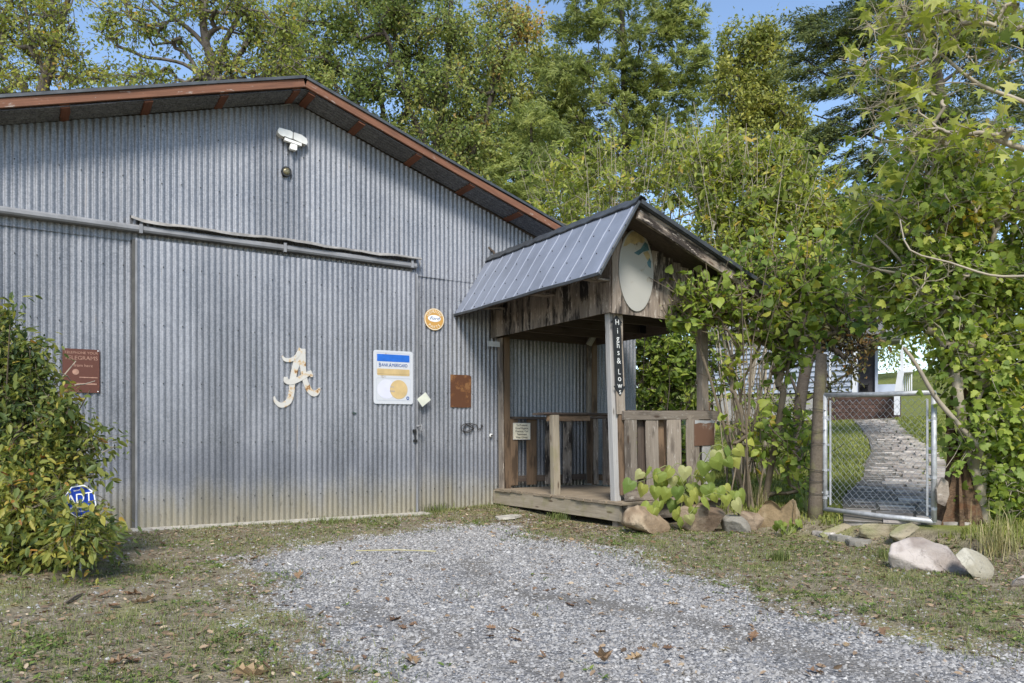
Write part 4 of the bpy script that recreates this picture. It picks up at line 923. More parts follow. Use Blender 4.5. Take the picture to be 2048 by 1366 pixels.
tree('maple_tree', 'distant yellow green tree in the gap between the conifers', 'tree',
     [([gbase(1500, s)]+PL(s, (1500, 500), (1495, 300), (1490, 120)), .2, .05), (PL(s, (1500, 400), (1560, 280), (1590, 180)), .09, .03), (PL(s, (1498, 360), (1450, 250), (1440, 150)), .09, .03)],
     [(1465, 110, s, 40, 50, 22), (1470, 200, s, 60, 60, 32), (1530, 130, s, 40, 60, 24), (1560, 210, s, 60, 60, 34), (1500, 290, s, 90, 50, 36), (1600, 300, s, 40, 60, 20), (1450, 330, s, 60, 40, 18), (1580, 400, s, 90, 50, 30), (1520, 80, s, 20, 25, 8)],
     T_RHOMB, 170, .16, .75, M['l_yel'], M['bark'], tone=(.45, .22), rs=.8)
s = 17
tree('cedar_tree', 'dark green cedar filling the top right behind the star leaved branch', 'tree',
     [([gbase(1960, s)]+PL(s, (1955, 600), (1900, 300), (1850, 0), (1845, -200)), .2, .07), (PL(s, (1880, 260), (1700, 180), (1600, 110)), .05, .012), (PL(s, (1890, 330), (1740, 270), (1630, 230)), .05, .012), (PL(s, (1836, 200), (1950, 120), (2040, 80)), .05, .015)],
     [(1680, 60, s, 90, 60, 44), (1650, 150, s, 80, 50, 34), (1620, 40, s, 35, 40, 11), (1760, 40, s, 90, 60, 44), (1860, 60, s, 100, 70, 50), (1960, 60, s, 90, 70, 44), (1740, 180, s, 90, 60, 42), (1690, 260, s, 70, 50, 28), (1640, 290, s, 40, 36, 10), (1850, 200, s, 110, 80, 56), (1970, 210, s, 90, 80, 46), (1720, 350, s, 80, 60, 32), (1700, 430, s, 80, 50, 26), (1840, 330, s, 110, 70, 46), (1960, 360, s, 90, 80, 40), (1850, -60, s, 200, 50, 40), (2060, 150, s, 60, 150, 24), (1600, 110, s, 25, 15, 4)],
     T_NEEDLE, 150, .115, .36, M['l_ced'], M['barkdk'], style='conifer', tone=(.52, .2), ctone=.16, rs=.6, droop=.15, up=.3)
s = 33
tree('poplar_tree', 'pale yellow green tree filling the gap between the orange oak and the hemlock', 'tree',
     [([gbase(1040, s)]+PL(s, (1040, 500), (1045, 300), (1040, 120)), .2, .05), (PL(s, (1040, 420), (960, 300), (930, 220)), .09, .03), (PL(s, (1042, 380), (1110, 270), (1140, 160)), .09, .03)],
     [(1040, 180, s, 70, 60, 40), (960, 270, s, 80, 60, 40), (1080, 270, s, 80, 60, 40), (900, 340, s, 70, 50, 30), (1010, 350, s, 90, 50, 40), (1120, 160, s, 50, 60, 26), (1150, 320, s, 80, 60, 34), (1060, 110, s, 34, 26, 9, .2), (860, 260, s, 60, 40, 20)],
     T_RHOMB, 130, .16, .75, M['l_yel'], M['bark'], tone=(.36, .22), rs=.8)
# woods seen as one mass far behind the house and the conifers
P = []
for px, py, sd, rx, ry, n in ((1600, 640, 60, 160, 50, 60), (1300, 560, 42, 260, 90, 130), (1850, 620, 55, 160, 70, 60), (1750, 500, 40, 260, 90, 110), (900, 520, 40, 200, 120, 80), (1950, 700, 48, 120, 70, 30), (1775, 705, 66, 40, 26, 16)):
    c, _ = blobs_to_clusters([(px, py, sd, rx, ry, n)], .5); P.append(c)
C_ = np.concatenate(P); P = (C_[:, None]+rng.normal(0, .75, (len(C_), 60, 3))).reshape(-1, 3); k = len(P)
leaf_cloud('woodland', T_RHOMB, P, rng.normal(0, 1, (k, 3)), rng.normal(0, .6, (k, 3))+np.array((-.2, -.3, .7)), .30*rng.uniform(.6, 1.3, k), rng.normal(.45, .2, k)+np.repeat(rng.normal(0, .12, len(C_)), 60), M['l_oak'], None)
prop(bpy.data.objects['woodland'], 'far autumn woodland seen through gaps behind the house', 'woodland', None, 'stuff')

# ================================================================== SHRUBS BEHIND AND BESIDE THE PORCH
def shrub(label, base_px, s, blobs, nst, tops, ls=.10, nl=26, rc=.34, tone=(.5, .2), group=None, T=T_OVAL, mat='l_shrub', bm='stem', rt=.0035, singles=0, droop=.25):
    b0 = np.array(gbase(base_px, s)); limbs = []
    for i in range(nst):
        tx, ty = tops[i % len(tops)]; tp = np.array(at(tx+random.gauss(0, 26), ty+random.gauss(0, 25), s+random.gauss(0, .5))); bb = b0+np.array((random.gauss(0, .22), random.gauss(0, .22), 0))
        mid = bb*.45+tp*.55+np.array((random.gauss(0, .12), random.gauss(0, .12), .25)); limbs.append(([tuple(bb), tuple(bb*.75+mid*.25+np.array((random.gauss(0, .05), random.gauss(0, .05), .08))), tuple(mid), tuple(tp)], random.uniform(.010, .022), .004))
    base = Vector(b0); th = thing('shrub', label, 'shrub', base, group); sk = Skel()
    for L in limbs:
        par = -1; pts = [np.array(p) for p in L[0]]; tot = (len(pts)-1)*3; n = 0
        for i in range(len(pts)-1):
            for k in range(3): u = k/3; par = sk.add(pts[i]*(1-u)+pts[i+1]*u, par, L[1]+(L[2]-L[1])*n/tot); n += 1
        sk.add(pts[-1], par, L[2])
    C_, ct = blobs_to_clusters(blobs, .8); P, D, N, S, TT = [], [], [], [], []
    for i in np.argsort(np.linalg.norm(C_-b0, axis=1)):
        e = sk.reach(C_[i], 1.2, 3, .07); pe = sk.p[e]; tc = tone[0]+ct[i]+rng.normal(0, .14)
        for q in range(4):
            td = unit(rng.normal(0, .6, 3)+np.array((0, 0, .55))); L = rc*rng.uniform(.7, 1.5); t2 = pe+td*L; sk.add(t2, sk.add(pe+td*L*.5+rng.normal(0, .04*L, 3), e)); k = max(1, int(nl/4*rng.uniform(.5, 1.5)))
            u = rng.uniform(0, .95, k)[:, None]; P.append(pe+(t2-pe)*u+rng.normal(0, .05, (k, 3))); D.append(unit(rng.normal(0, .75, (k, 3))+td*.3+np.array((0, 0, -droop))))
            N.append(rng.normal(0, .5, (k, 3))+np.array((-.2, -.3, .7))); S.append(ls*np.exp(rng.normal(-.12, .38, k))); TT.append(tc+rng.normal(0, tone[1], k))
    sk.mesh('stems', M[bm], th, rt, .42, 4, .05); P, D, N, S, TT = (np.concatenate(q) for q in (P, D, N, S, TT))
    leaf_cloud('foliage', T, P, D, N, S, TT, M[mat], th, singles); return th
shrub('tall pale stemmed shrub rising behind the porch roof ridge', 1250, 15.5, [(1150, 420, 15.5, 90, 60, 36), (1230, 340, 15.5, 90, 60, 34), (1100, 340, 15.5, 50, 40, 11, .05), (1200, 460, 15.5, 120, 60, 44), (1330, 400, 15.5, 110, 70, 54), (1350, 310, 15.5, 70, 50, 26)], 34, [(1080, 330), (1150, 300), (1220, 270), (1290, 250), (1350, 260), (1400, 290), (1130, 380)], bm='twig', nl=46, ls=.098)
shrub('bright yellow green shrub right of the porch gable, thick with leaves', 1480, 13.0, [(1430, 330, 13, 80, 60, 34), (1500, 400, 13, 110, 70, 70), (1450, 480, 13, 110, 60, 66), (1560, 340, 13, 70, 60, 28), (1580, 470, 13, 110, 80, 76), (1530, 560, 13, 120, 60, 64, -.05), (1640, 420, 13, 70, 70, 32)], 36, [(1380, 260), (1440, 240), (1500, 260), (1560, 290), (1620, 330), (1420, 320), (1660, 420)], bm='twig', nl=58, ls=.098)
shrub('shrub with heart shaped leaves hugging the right porch post', 1500, 9.3, [(1440, 610, 9.2, 55, 36, 17), (1400, 600, 9.0, 34, 26, 7), (1520, 640, 9.4, 70, 60, 22), (1590, 640, 9.4, 70, 70, 24), (1560, 560, 9.6, 80, 50, 24), (1480, 560, 9.4, 50, 30, 12), (1620, 560, 9.6, 60, 60, 24), (1680, 640, 9.4, 40, 40, 10), (1360, 640, 9.1, 26, 26, 5), (1470, 730, 9.3, 30, 50, 4), (1580, 730, 9.4, 50, 50, 8), (1550, 850, 9.4, 60, 60, 8, -.05), (1595, 940, 9.2, 36, 46, 8, .05), (1500, 900, 9.3, 40, 50, 4)], 13, [(1400, 600), (1480, 520), (1560, 500), (1620, 540), (1540, 640), (1440, 640)], ls=.078, T=T_HEART, nl=24, mat='l_bush', bm='stem', rt=.004, singles=150, tone=(.5, .18))
shrub('dense green shrub seen through the porch between the posts', 1330, 13.0, [(1300, 720, 13, 60, 60, 40), (1350, 740, 13, 60, 60, 40), (1400, 700, 13, 50, 60, 24), (1290, 790, 13, 50, 50, 24), (1370, 800, 13, 60, 60, 30), (1300, 660, 13, 70, 30, 18, .15), (1340, 880, 13, 80, 50, 30, -.1)], 14, [(1290, 660), (1340, 650), (1390, 660)], ls=.12, nl=34, mat='l_bush', tone=(.38, .2), bm='barkdk')
shrub('low thin shrub with sparse leaves in the yard left of the gate post', 1560, 12.5, [(1500, 860, 12.5, 40, 30, 5, .1), (1590, 850, 12.5, 40, 40, 6, .1), (1540, 800, 12.5, 60, 30, 7)], 7, [(1500, 850), (1560, 790), (1600, 840)], ls=.10, nl=16, mat='l_bush', tone=(.45, .2), bm='stem')
# small dark tree whose reddish bough hangs in front of the house
s = 12.5
tree('dogwood_tree', 'small dark trunked tree with a reddish bough hanging before the white house', 'tree',
     [([gbase(1588, s)]+PL(s, (1590, 900), (1600, 800), (1615, 720), (1640, 660)), .075, .04), (PL(s, (1615, 720), (1670, 680), (1720, 660), (1760, 640)), .035, .012), (PL(s, (1640, 660), (1680, 600), (1740, 560)), .04, .015), (PL(s, (1600, 800), (1560, 700), (1540, 620)), .03, .01)],
     [(1682, 695, s, 28, 16, 9, .2), (1735, 690, s, 22, 9, 4, .25), (1660, 660, s, 40, 20, 12, .1), (1695, 740, s, 9, 20, 3, 0), (1710, 640, s, 50, 20, 14, .05), (1790, 622, s, 60, 22, 12), (1700, 590, s, 80, 40, 26, -.05), (1620, 640, s, 50, 40, 16), (1650, 760, s, 12, 30, 4, -.1)],
     T_OVAL, 40, .085, .26, M['l_red'], M['barkdk'], tone=(.42, .16), rs=.6)
# big bush at the right edge
s = 7.4
def big_limbs():
    L = [([tuple(at(1978, 1120, s)), tuple(at(1970, 1040, s)), tuple(at(1955, 960, s)), tuple(at(1930, 880, s)), tuple(at(1915, 780, s-.1)), tuple(at(1900, 640, s)), tuple(at(1880, 480, s)), tuple(at(1850, 330, s+.2))], .055, .018),
         (PL(s-.2, (1985, 925), (1905, 835), (1868, 790), (1832, 728), (1808, 696)), .026, .015), (PL(s, (1960, 970), (1990, 850), (2010, 700), (2020, 520), (2040, 380)), .035, .015), (PL(s, (1930, 880), (1960, 760), (1960, 620), (1930, 450), (1960, 300)), .03, .012),
         (PL(s, (1905, 690), (1850, 600), (1800, 520), (1750, 470)), .022, .008), (PL(s, (1900, 640), (1840, 560), (1760, 540), (1700, 520)), .02, .007), (PL(s, (1985, 900), (2050, 780), (2100, 640)), .03, .012)]
    return L
tree('maple_bush', 'big bush with broad lobed green leaves at the right edge beside the gate', 'bush', big_limbs(),
     [(1945, 715, s, 70, 65, 36), (1990, 700, s, 80, 80, 44), (1850, 620, s, 60, 44, 22), (1985, 820, s, 60, 60, 28, -.1), (2020, 860, s, 60, 80, 26), (1900, 560, s, 110, 60, 50), (2000, 540, s, 80, 80, 46, .08), (1800, 540, s+.4, 90, 60, 30, .08), (1880, 430, s, 110, 60, 46, .1), (1990, 400, s, 80, 70, 40, .1), (1780, 440, s+.4, 70, 60, 26, .05), (1850, 330, s+.3, 90, 45, 24, .12), (1730, 500, s+.6, 50, 50, 14), (2060, 960, s, 50, 90, 20), (1990, 960, s, 50, 40, 12, -.1), (1935, 885, s-.1, 22, 30, 5, -.15), (1770, 615, s+.4, 40, 30, 7), (2090, 600, s, 60, 200, 40), (1970, 300, s+.2, 80, 40, 16, .1)],
     T_LOBED, 28, .070, .25, M['l_bush'], M['twig'], rmax=.05, rt=.0026, tone=(.5, .15), singles=300, rs=.8, sides=6, droop=.55)
s = 6.6
tree('sweetgum_tree', 'sweetgum tree with star shaped leaves reaching in from the right edge', 'tree',
     [([tuple(at(2230, 1120, s)), tuple(at(2220, 700, s)), tuple(at(2200, 350, s)), tuple(at(2190, 0, s)), tuple(at(2180, -300, s))], .10, .05), (PL(s, (2200, 350), (2120, 250), (2050, 205), (1960, 170), (1890, 115), (1850, 80), (1840, 20)), .026, .007), (PL(s, (2210, 420), (2120, 330), (2040, 295), (1950, 270), (1890, 262), (1840, 268)), .02, .005),
      (PL(s, (2195, 100), (2120, 60), (2040, 55), (1975, 25), (1940, -20)), .024, .007), (PL(s, (1960, 170), (1900, 165), (1830, 178), (1770, 190)), .008, .003), (PL(s, (2180, 560), (2100, 545), (2048, 552), (1980, 550), (1900, 525), (1820, 500), (1800, 440)), .016, .006), (PL(s, (1890, 115), (1820, 75), (1760, 70), (1730, 40)), .008, .003)],
     [(1790, 50, s, 60, 40, 17), (1880, 40, s, 60, 40, 14), (1980, 20, s, 60, 35, 13), (1760, 130, s, 40, 40, 9), (1760, 230, s, 30, 30, 6), (1860, 120, s, 60, 40, 10), (1960, 130, s, 60, 40, 8), (1830, 190, s, 50, 25, 7), (1800, 270, s, 50, 30, 8), (1900, 270, s, 60, 30, 8), (2010, 250, s, 40, 40, 8), (2030, 110, s, 40, 60, 10), (1850, 300, s, 40, 20, 4), (1750, 400, s+.3, 30, 20, 4), (2150, 300, s, 60, 300, 30), (1900, -60, s, 150, 40, 24)],
     T_STAR, 5, .125, .26, M['l_gum'], M['twig'], rmax=.03, rt=.0018, tone=(.5, .2), singles=200, rs=.9, droop=.55)
# left foreground bush
s = 6.2
def nandina():
    b0 = np.array(tuple(onZ(20, 1108, 0))); L = []
    for tx, ty in ((20, 650), (60, 700), (-40, 640), (120, 780), (180, 780), (150, 860), (190, 900), (100, 900), (-60, 760), (60, 800), (170, 980), (200, 1020), (90, 1000), (20, 900), (-80, 900), (140, 1060)):
        tp = np.array(tuple(at(tx, ty, s+random.gauss(0, .3)))); bb = b0+np.array((random.gauss(0, .12), random.gauss(0, .12), 0)); md = bb*.5+tp*.5+np.array((0, 0, .12)); L.append(([tuple(bb), tuple(md), tuple(tp)], .012, .004))
    return L
th = tree('privet_bush', 'yellow and green narrow leaved bush against the barn wall at the left edge', 'bush', nandina(),
     [(10, 705, s, 50, 36, 18, -.12), (-40, 740, s, 70, 80, 26, -.05), (40, 795, s, 60, 40, 28, -.1), (110, 835, s, 34, 18, 9, -.05), (35, 860, s, 80, 50, 36), (115, 890, s, 40, 26, 14, .1), (150, 930, s, 28, 20, 7, .05), (40, 950, s, 80, 55, 40, .05), (-20, 980, s, 90, 90, 36), (85, 1010, s, 30, 36, 12, .14), (50, 1040, s-.1, 90, 50, 44, .1), (105, 1095, s, 46, 24, 16, .08), (-30, 1090, s-.2, 80, 60, 34, .05), (30, 1130, s-.2, 60, 26, 18), (-5, 650, s, 24, 25, 7, -.12), (180, 1062, s, 18, 12, 5, .1), (50, 720, s, 30, 20, 6, -.05), (70, 775, s, 26, 14, 5), (165, 880, s, 22, 12, 3, .05), (145, 1066, s-.45, 34, 12, 14, .1), (124, 985, s-.62, 7, 12, 2), (150, 1070, s-.72, 26, 13, 13, .1), (20, 1010, s-.5, 40, 60, 14, .08)],
     T_OVAL, 56, .064, .20, M['l_nan'], M['stem'], rmax=.012, rt=.0016, tone=(.45, .17), ctone=.13, singles=300, rs=.9, droop=.5, zmin=.02)
mb = MB()
for pts in (((150, 905), (200, 892), (235, 895), (262, 890)), ((205, 905), (222, 897), (232, 893)), ((170, 890), (176, 865), (182, 845)), ((170, 985), (195, 990), (212, 1000), (225, 1018)), ((90, 800), (120, 760), (152, 722)), ((118, 745), (134, 752), (142, 762)), ((150, 770), (170, 768), (190, 762))):
    mb.tube([at(x, y, 6.15+.1*i) for i, (x, y) in enumerate(pts)], [.006-.0012*i for i in range(len(pts))], 5)
mb.build('bare_twigs', M['twig'], th)['kind'] = 'stuff'
# heart leaved sapling between the boulders
b0 = onZ(1385, 1055, .02); th = thing('catalpa_sapling', 'sapling with large yellow green heart shaped leaves growing between the boulders before the porch', 'sapling', b0)
sk = Skel(); P, D, N, S, TT = [], [], [], [], []
sd = 8.55; HL = [(1268,975),(1285,985),(1308,985),(1300,950),(1322,955),(1332,975),(1345,950),(1330,1005),(1300,1020),(1305,1030),(1282,960),(1362,1000),(1345,1015),(1352,1035),(1375,1010),(1385,980),(1400,965),(1415,985),(1390,1030),(1365,1050),(1372,1062),(1398,1045),(1384,1020),(1405,1010),(1420,960),(1412,940),(1432,925),(1450,935),(1440,915),(1465,925),(1470,910),(1455,912),(1425,1000),(1435,992),(1450,1005),(1465,1000),(1470,1015),(1448,988),(1478,995),(1400,985),(1360,970),(1385,995),(1395,955),(1355,985),(1318,1015),(1335,990),(1410,1040),(1378,1040),(1342,970),(1312,962)]
tips = [(1275, 965), (1305, 945), (1340, 940), (1380, 950), (1420, 918), (1465, 905), (1470, 990), (1300, 1010), (1360, 1030), (1400, 1020)]
sk.limb([tuple(b0), tuple(at(1384, 1020, sd)), tuple(at(1380, 985, sd)), tuple(at(1378, 960, sd))], .012, .006)
for tx, ty in tips: sk.limb([tuple(at(1382, 1000-random.uniform(0, 25), sd)), tuple(at((1382+tx)/2, min(ty, 985)-12, sd-.1)), tuple(at(tx, ty, sd-.15))], .006, .003)
for hx, hy in HL:
    q = np.array(tuple(at(hx+random.gauss(0, 2), hy-14+random.gauss(0, 2), sd-.18+random.gauss(0, .12)))); toc = unit(np.array((-FW[0], -FW[1], .55))+rng.normal(0, .55, 3)); dn = unit(np.array((RT[0]*(hx-1380)/130, RT[1]*(hx-1380)/130, -1.0))+rng.normal(0, .30, 3))
    P.append(q); D.append(dn); N.append(toc); S.append(.160*random.uniform(.7, 1.25)); TT.append(random.gauss(.5, .26)); sk.add(q, sk.near(q, .3))
for hx, hy in ((1371, 948), (1434, 916)):
    P.append(np.array(tuple(at(hx, hy-14, sd-.3)))); D.append(np.array((0, 0, -1.))+rng.normal(0, .15, 3)); N.append(unit(np.array((-FW[0], -FW[1], .2)))); S.append(.16); TT.append(1.0)
sk.mesh('stem', M['greenstem'], th, .003, .4, 5, .014)
leaf_cloud('leaf', T_HEART, *(np.array(q) for q in (P, D, N, S, TT)), M['l_heart'], th, len(P))
def little_plant(label, pts, sd, size, mat='l_heart', T=T_HEART):
    cx = np.mean([p[0] for p in pts]); b = onG(cx, max(p[1] for p in pts)+10); th = thing('seedling', label, 'seedling', b); sk = Skel(); sk.limb([tuple(b), tuple(b+EZ*.05)], .004, .003); P, D, N, S, TT = [], [], [], [], []
    dep = (Vector((b.x, b.y+CAMY*-1))).dot(Vector(FW))
    for x, y in pts:
        q = np.array(tuple(at(x, y-6, dep+random.gauss(0, .05)))); P.append(q); D.append(unit(np.array((RT[0]*random.gauss(0, .5), RT[1]*random.gauss(0, .5), -.5)))); N.append(unit(np.array((-FW[0]*.6, -FW[1]*.6, .8))+rng.normal(0, .25, 3))); S.append(size*random.uniform(.7, 1.2)); TT.append(random.gauss(.35, .15)); sk.add(q, 0)
    sk.mesh('stem', M['greenstem'], th, .0025, .4, 4, .006); leaf_cloud('leaf', T, *(np.array(q) for q in (P, D, N, S, TT)), M[mat], th, len(P))
little_plant('small round leaved weed in front of the tan boulder by the gate post', [(1556, 1048), (1562, 1058), (1572, 1052), (1580, 1046), (1590, 1056), (1600, 1052), (1585, 1060), (1568, 1062), (1552, 1055), (1597, 1046)], 8, .09)
little_plant('small leafy weed climbing the foot of the gate post', [(1600, 985), (1610, 975), (1618, 992), (1625, 968), (1608, 1000), (1592, 995), (1630, 985), (1615, 960), (1622, 1006), (1598, 970), (1606, 1012), (1630, 1000)], 8, .10, 'l_bush', T_LOBED)

# ================================================================== ROCKS
def ico(n):
    import bmesh
    bm = bmesh.new(); bmesh.ops.create_icosphere(bm, subdivisions=n, radius=1); V = np.array([v.co[:] for v in bm.verts]); F = np.array([[v.index for v in f.verts] for f in bm.faces]); bm.free(); return V, F
ICO = ico(4)
def rock(label, x0, x1, yt, yb, mat, seed, depth=.8, cut=11, group='boulders edging the drive', name='boulder', cat='boulder', top=None, lean=0., rough=.05):
    r = np.random.default_rng(seed); b = onG((x0+x1)/2, yb); dep = float(np.array((b.x, b.y-CAMY))@FW); wd = (x1-x0)*dep/FPX; ht = (yb-yt)*dep/FPX+.05
    V = ICO[0].copy(); 
    for _ in range(cut):
        n = unit(r.normal(0, 1, 3)*np.array((1, 1, .8))); d = r.uniform(.22, .60); e = np.maximum(0, V@n-d); V = V-e[:, None]*n*.98
    k = r.normal(0, 1, (14, 3)); ph = r.uniform(0, 6.3, 14)
    nz = sum(np.sin(V@k[i]*(1.5+i*.7)+ph[i])/(1+i*.6) for i in range(14)); V = V*(1+rough*nz*.5)[:, None]; V += .012*np.sin(V[:, [1, 2, 0]]*17+ph[:3])+.008*np.sin(V[:, [2, 0, 1]]*31+ph[3:6])
    V = (V-V.min(0))/(V.max(0)-V.min(0))-.5
    if top: V[:, 2] += top(V[:, 0])*(V[:, 2]+.5)
    V[:, 0] += lean*(V[:, 2]+.5)
    c = np.array((b.x, b.y, 0))+np.array((*FW, 0))*wd*depth*.35
    W3 = np.array((*RT, 0))[None]*(V[:, :1]*wd)+np.array((*FW, 0))[None]*(V[:, 1:2]*wd*depth)+np.array((0, 0, 1))[None]*((V[:, 2:]+.5)*ht)+c+np.array((0, 0, b.z-.09))
    o = mesh_obj(name, W3, ICO[1], M[mat], None, False); return prop(o, label, cat, group)
rock('orange sandstone boulder at the porch corner, pale on its upper left face', 1242, 1348, 1003, 1070, 'sand', 3, .75, 8, lean=.12)
rock('brown boulder half hidden behind the heart leaved sapling', 1362, 1452, 1000, 1066, 'sandbr', 5, .7)
rock('flat topped grey stone between two brown boulders', 1446, 1508, 1024, 1066, 'greyrock', 8, .9, 9)
rock('brown boulder leaning behind the flat grey stone', 1478, 1540, 1014, 1062, 'sandbr', 12, .6)
rock('large tan boulder with a notched top beside the gate post', 1524, 1616, 990, 1054, 'tanrock', 15, .7, 7, top=lambda x: -.25*np.exp(-((x-.0)/.12)**2)+.05*np.sign(x))
rock('big pale pinkish boulder lying before the rotten stump', 1793, 1940, 1068, 1146, 'pinkrock', 22, .55, 9, top=lambda x: -.22*(x+.1))
rock('squat cream lichened boulder at the foot of the right bush', 1930, 2004, 1090, 1158, 'creamrock', 24, .8, 6)
rock('small pale rock cut by the right edge of the picture', 2026, 2096, 1138, 1176, 'pinkrock', 31, .8, 7)
rock('square mossy green block at the right end of the gate step', 1786, 1846, 1040, 1092, 'mossrock', 41, .8, 12, group='stones of the gate step', name='step_stone', cat='stone')
rock('mossy step stone under the left half of the gate', 1640, 1732, 1036, 1066, 'mossrock', 44, .8, 16, group='stones of the gate step', name='step_stone', cat='stone')
rock('mossy step stone under the right half of the gate', 1716, 1806, 1038, 1072, 'mossrock', 47, .8, 16, group='stones of the gate step', name='step_stone', cat='stone')
def flatstone(label, x0, x1, y0, y1, mat='greyrock', seed=0, th=.03):
    r = np.random.default_rng(seed); n = 14; c = onG((x0+x1)/2, (y0+y1)/2); P = []
    for i in range(n):
        a = 2*math.pi*i/n; k = r.uniform(.86, 1.08); q = onG((x0+x1)/2+(x1-x0)/2*math.cos(a)*k, (y0+y1)/2+(y1-y0)/2*math.sin(a)*k); P.append((q.x-c.x, q.y-c.y))
    A = sum(P[i][0]*P[(i+1) % n][1]-P[(i+1) % n][0]*P[i][1] for i in range(n))
    if A < 0: P = P[::-1]
    mb = MB(); mb.prism(P, c+EZ*.028, EX, EY, th+.02); mb.prism([(x*.93, y*.93) for x, y in P], c+EZ*.034, EX, EY, .006); return prop(mb.build('stepping_stone', M[mat], None), label, 'stone', 'flat stones before the gate')
flatstone('broad round flat stone in the dirt before the gate', 1688, 1746, 1073, 1096, seed=2); flatstone('smaller flat stone tucked behind the round one before the gate', 1656, 1704, 1070, 1085, seed=4); flatstone('half buried flat stone at the left of the gate step', 1622, 1672, 1064, 1075, 'flag', seed=6)
c = onG(1012, 1039); mb = MB(); mb.prism([(-.17, -.10), (.05, -.13), (.20, -.05), (.12, .08), (-.10, .10)], c+EZ*.045, (EX+EZ*.05).normalized(), EY, .03); prop(mb.build('broken_slab', M['conc'], None), 'pale broken slab lying on the dirt before the porch', 'slab')
c = onG(318, 1052); mb = MB(); mb.box(c+EZ*.045, (.14, .08, .06), (Vector((.95, .3, 0)), Vector((-.3, .95, 0)), EZ)); prop(mb.build('brick', M['brickred'], None), 'dark brown brick on the sill at the left foot of the sliding door', 'brick')
c0, c1 = onG(712, 1106), onG(872, 1107); mb = MB(); mb.tube([c0+EZ*.02, (c0+c1)/2+EZ*.03, c1+EZ*.02], .005, 6); prop(mb.build('stick', plain('yellow_cane', (.34, .30, .15), .8), None), 'long thin yellowish cane lying on the gravel', 'stick')
for lab, x0, y0, x1, y1, r_ in (('short grey twig on the left dirt below the bush', 128, 1212, 165, 1190, .012), ('dark twig lying on the middle of the gravel', 830, 1295, 858, 1280, .004), ('thin brown twig on the gravel right of centre', 1080, 1150, 1110, 1154, .004)):
    c0, c1 = onG(x0, y0), onG(x1, y1); mb = MB(); mb.tube([c0+EZ*.012, (c0+c1)/2+EZ*.02, c1+EZ*.012], [r_, r_*.9, r_*.6], 6); prop(mb.build('twig', M['stem'], None), lab, 'twig')

# ================================================================== GATE, POST, STUMP
gs = 8.25; gA, gB = at(1650, 790, gs), at(1868, 785, gs/1.13); gC, gD = at(1650, 1018, gs), at(1868, 1043, gs/1.13)
gate = thing('chain_link_gate', 'galvanised chain link garden gate standing open before the stone path', 'gate', gC)
U = (gB-gA).normalized(); 
for nm, a_, b_, r_ in (('top_rail', gA, gB, .025), ('bottom_rail', gC, gD, .025), ('hinge_stile', gA-EZ*.0, gC, .025), ('latch_stile', gB+EZ*-.0, gD, .025)):
    mb = MB(); mb.tube([a_, a_.lerp(b_, .5)+EZ*(-.006 if 'rail' in nm else 0), b_], r_, 10); mb.build(nm, M['pipe'], gate, True)
mb = MB()
for q in (gA, gB, gC, gD): mb.sphere(q, .024, 8)
mb.build('corner_elbows', M['pipe'], gate, True)['kind'] = 'stuff'
for k in (.055, .945):
    a_, b_ = gA.lerp(gB, k)-EZ*.06, gC.lerp(gD, k)+EZ*.05; mb = MB(); mb.tube([a_, b_], .011, 6); mb.build('tension_bar', M['pipe'], gate)
    e0 = gA if k < .5 else gB; e1 = gC if k < .5 else gD
    for q in (.2, .43, .66, .9):
        mb = MB(); pm = e0.lerp(e1, q); mb.tube([pm-EZ*.014, pm+EZ*.014], .027, 10); mb.box(pm.lerp(a_.lerp(b_, q), .5), (.05, .012, .022), (U, U.cross(EZ), EZ)); mb.build('band', M['pipe'], gate)
W0 = .06; W1 = .94; nw = 28
for i in range(nw):
    ua = W0+(W1-W0)*i/nw; ub = W0+(W1-W0)*(i+1)/nw; pts = []; nz = 30
    for k in range(nz+1):
        v = .045+.91*k/nz; u = (ua, ub)[(k+i) % 2]; q = gA.lerp(gB, u).lerp(gC.lerp(gD, u), v); sgl = .006*math.sin(u*9+v*7); pts.append(q+U.cross(EZ)*((.004 if k % 2 else -.004)+sgl))
    mb = MB(); mb.tube(pts, .0021, 4, False); mb.build('wire', M['wire'], gate)
gx0 = onG(1630, 1040); gp = thing('gate_post', 'weathered round wooden gate post wound with rusty wire left of the gate', 'post', (gx0.x, gx0.y, gx0.z))
mb = MB(); sp = 8.3; mb.tube([at(1630, 1062, sp), at(1631, 1000, sp), at(1634, 900, sp), at(1638, 800, sp), at(1643, 708, sp)], [.086, .074, .066, .062, .058], 14); mb.build('post', M['postwood'], gp, True)
for y in (820, 860, 888, 940, 960, 985):
    c = at(1634.5+(900-y)*.03, y, sp); mb = MB(); mb.tube([c+Vector((.088*math.cos(a), .088*math.sin(a), .012*math.sin(a*1.5+y))) for a in np.linspace(0, 2*math.pi, 18)], .0035, 4, False); mb.build('wire', M['darkwire'], gp)
for py in (835, 985):
    q = at(1652, py, gs); mb = MB(); mb.tube([q-EZ*.02, q+EZ*.02], .029, 8); mb.tube([q, q-U*0+Vector((-RT[0]*.07, -RT[1]*.07, 0))], .009, 6); mb.build('hinge', M['pipe'], gate)
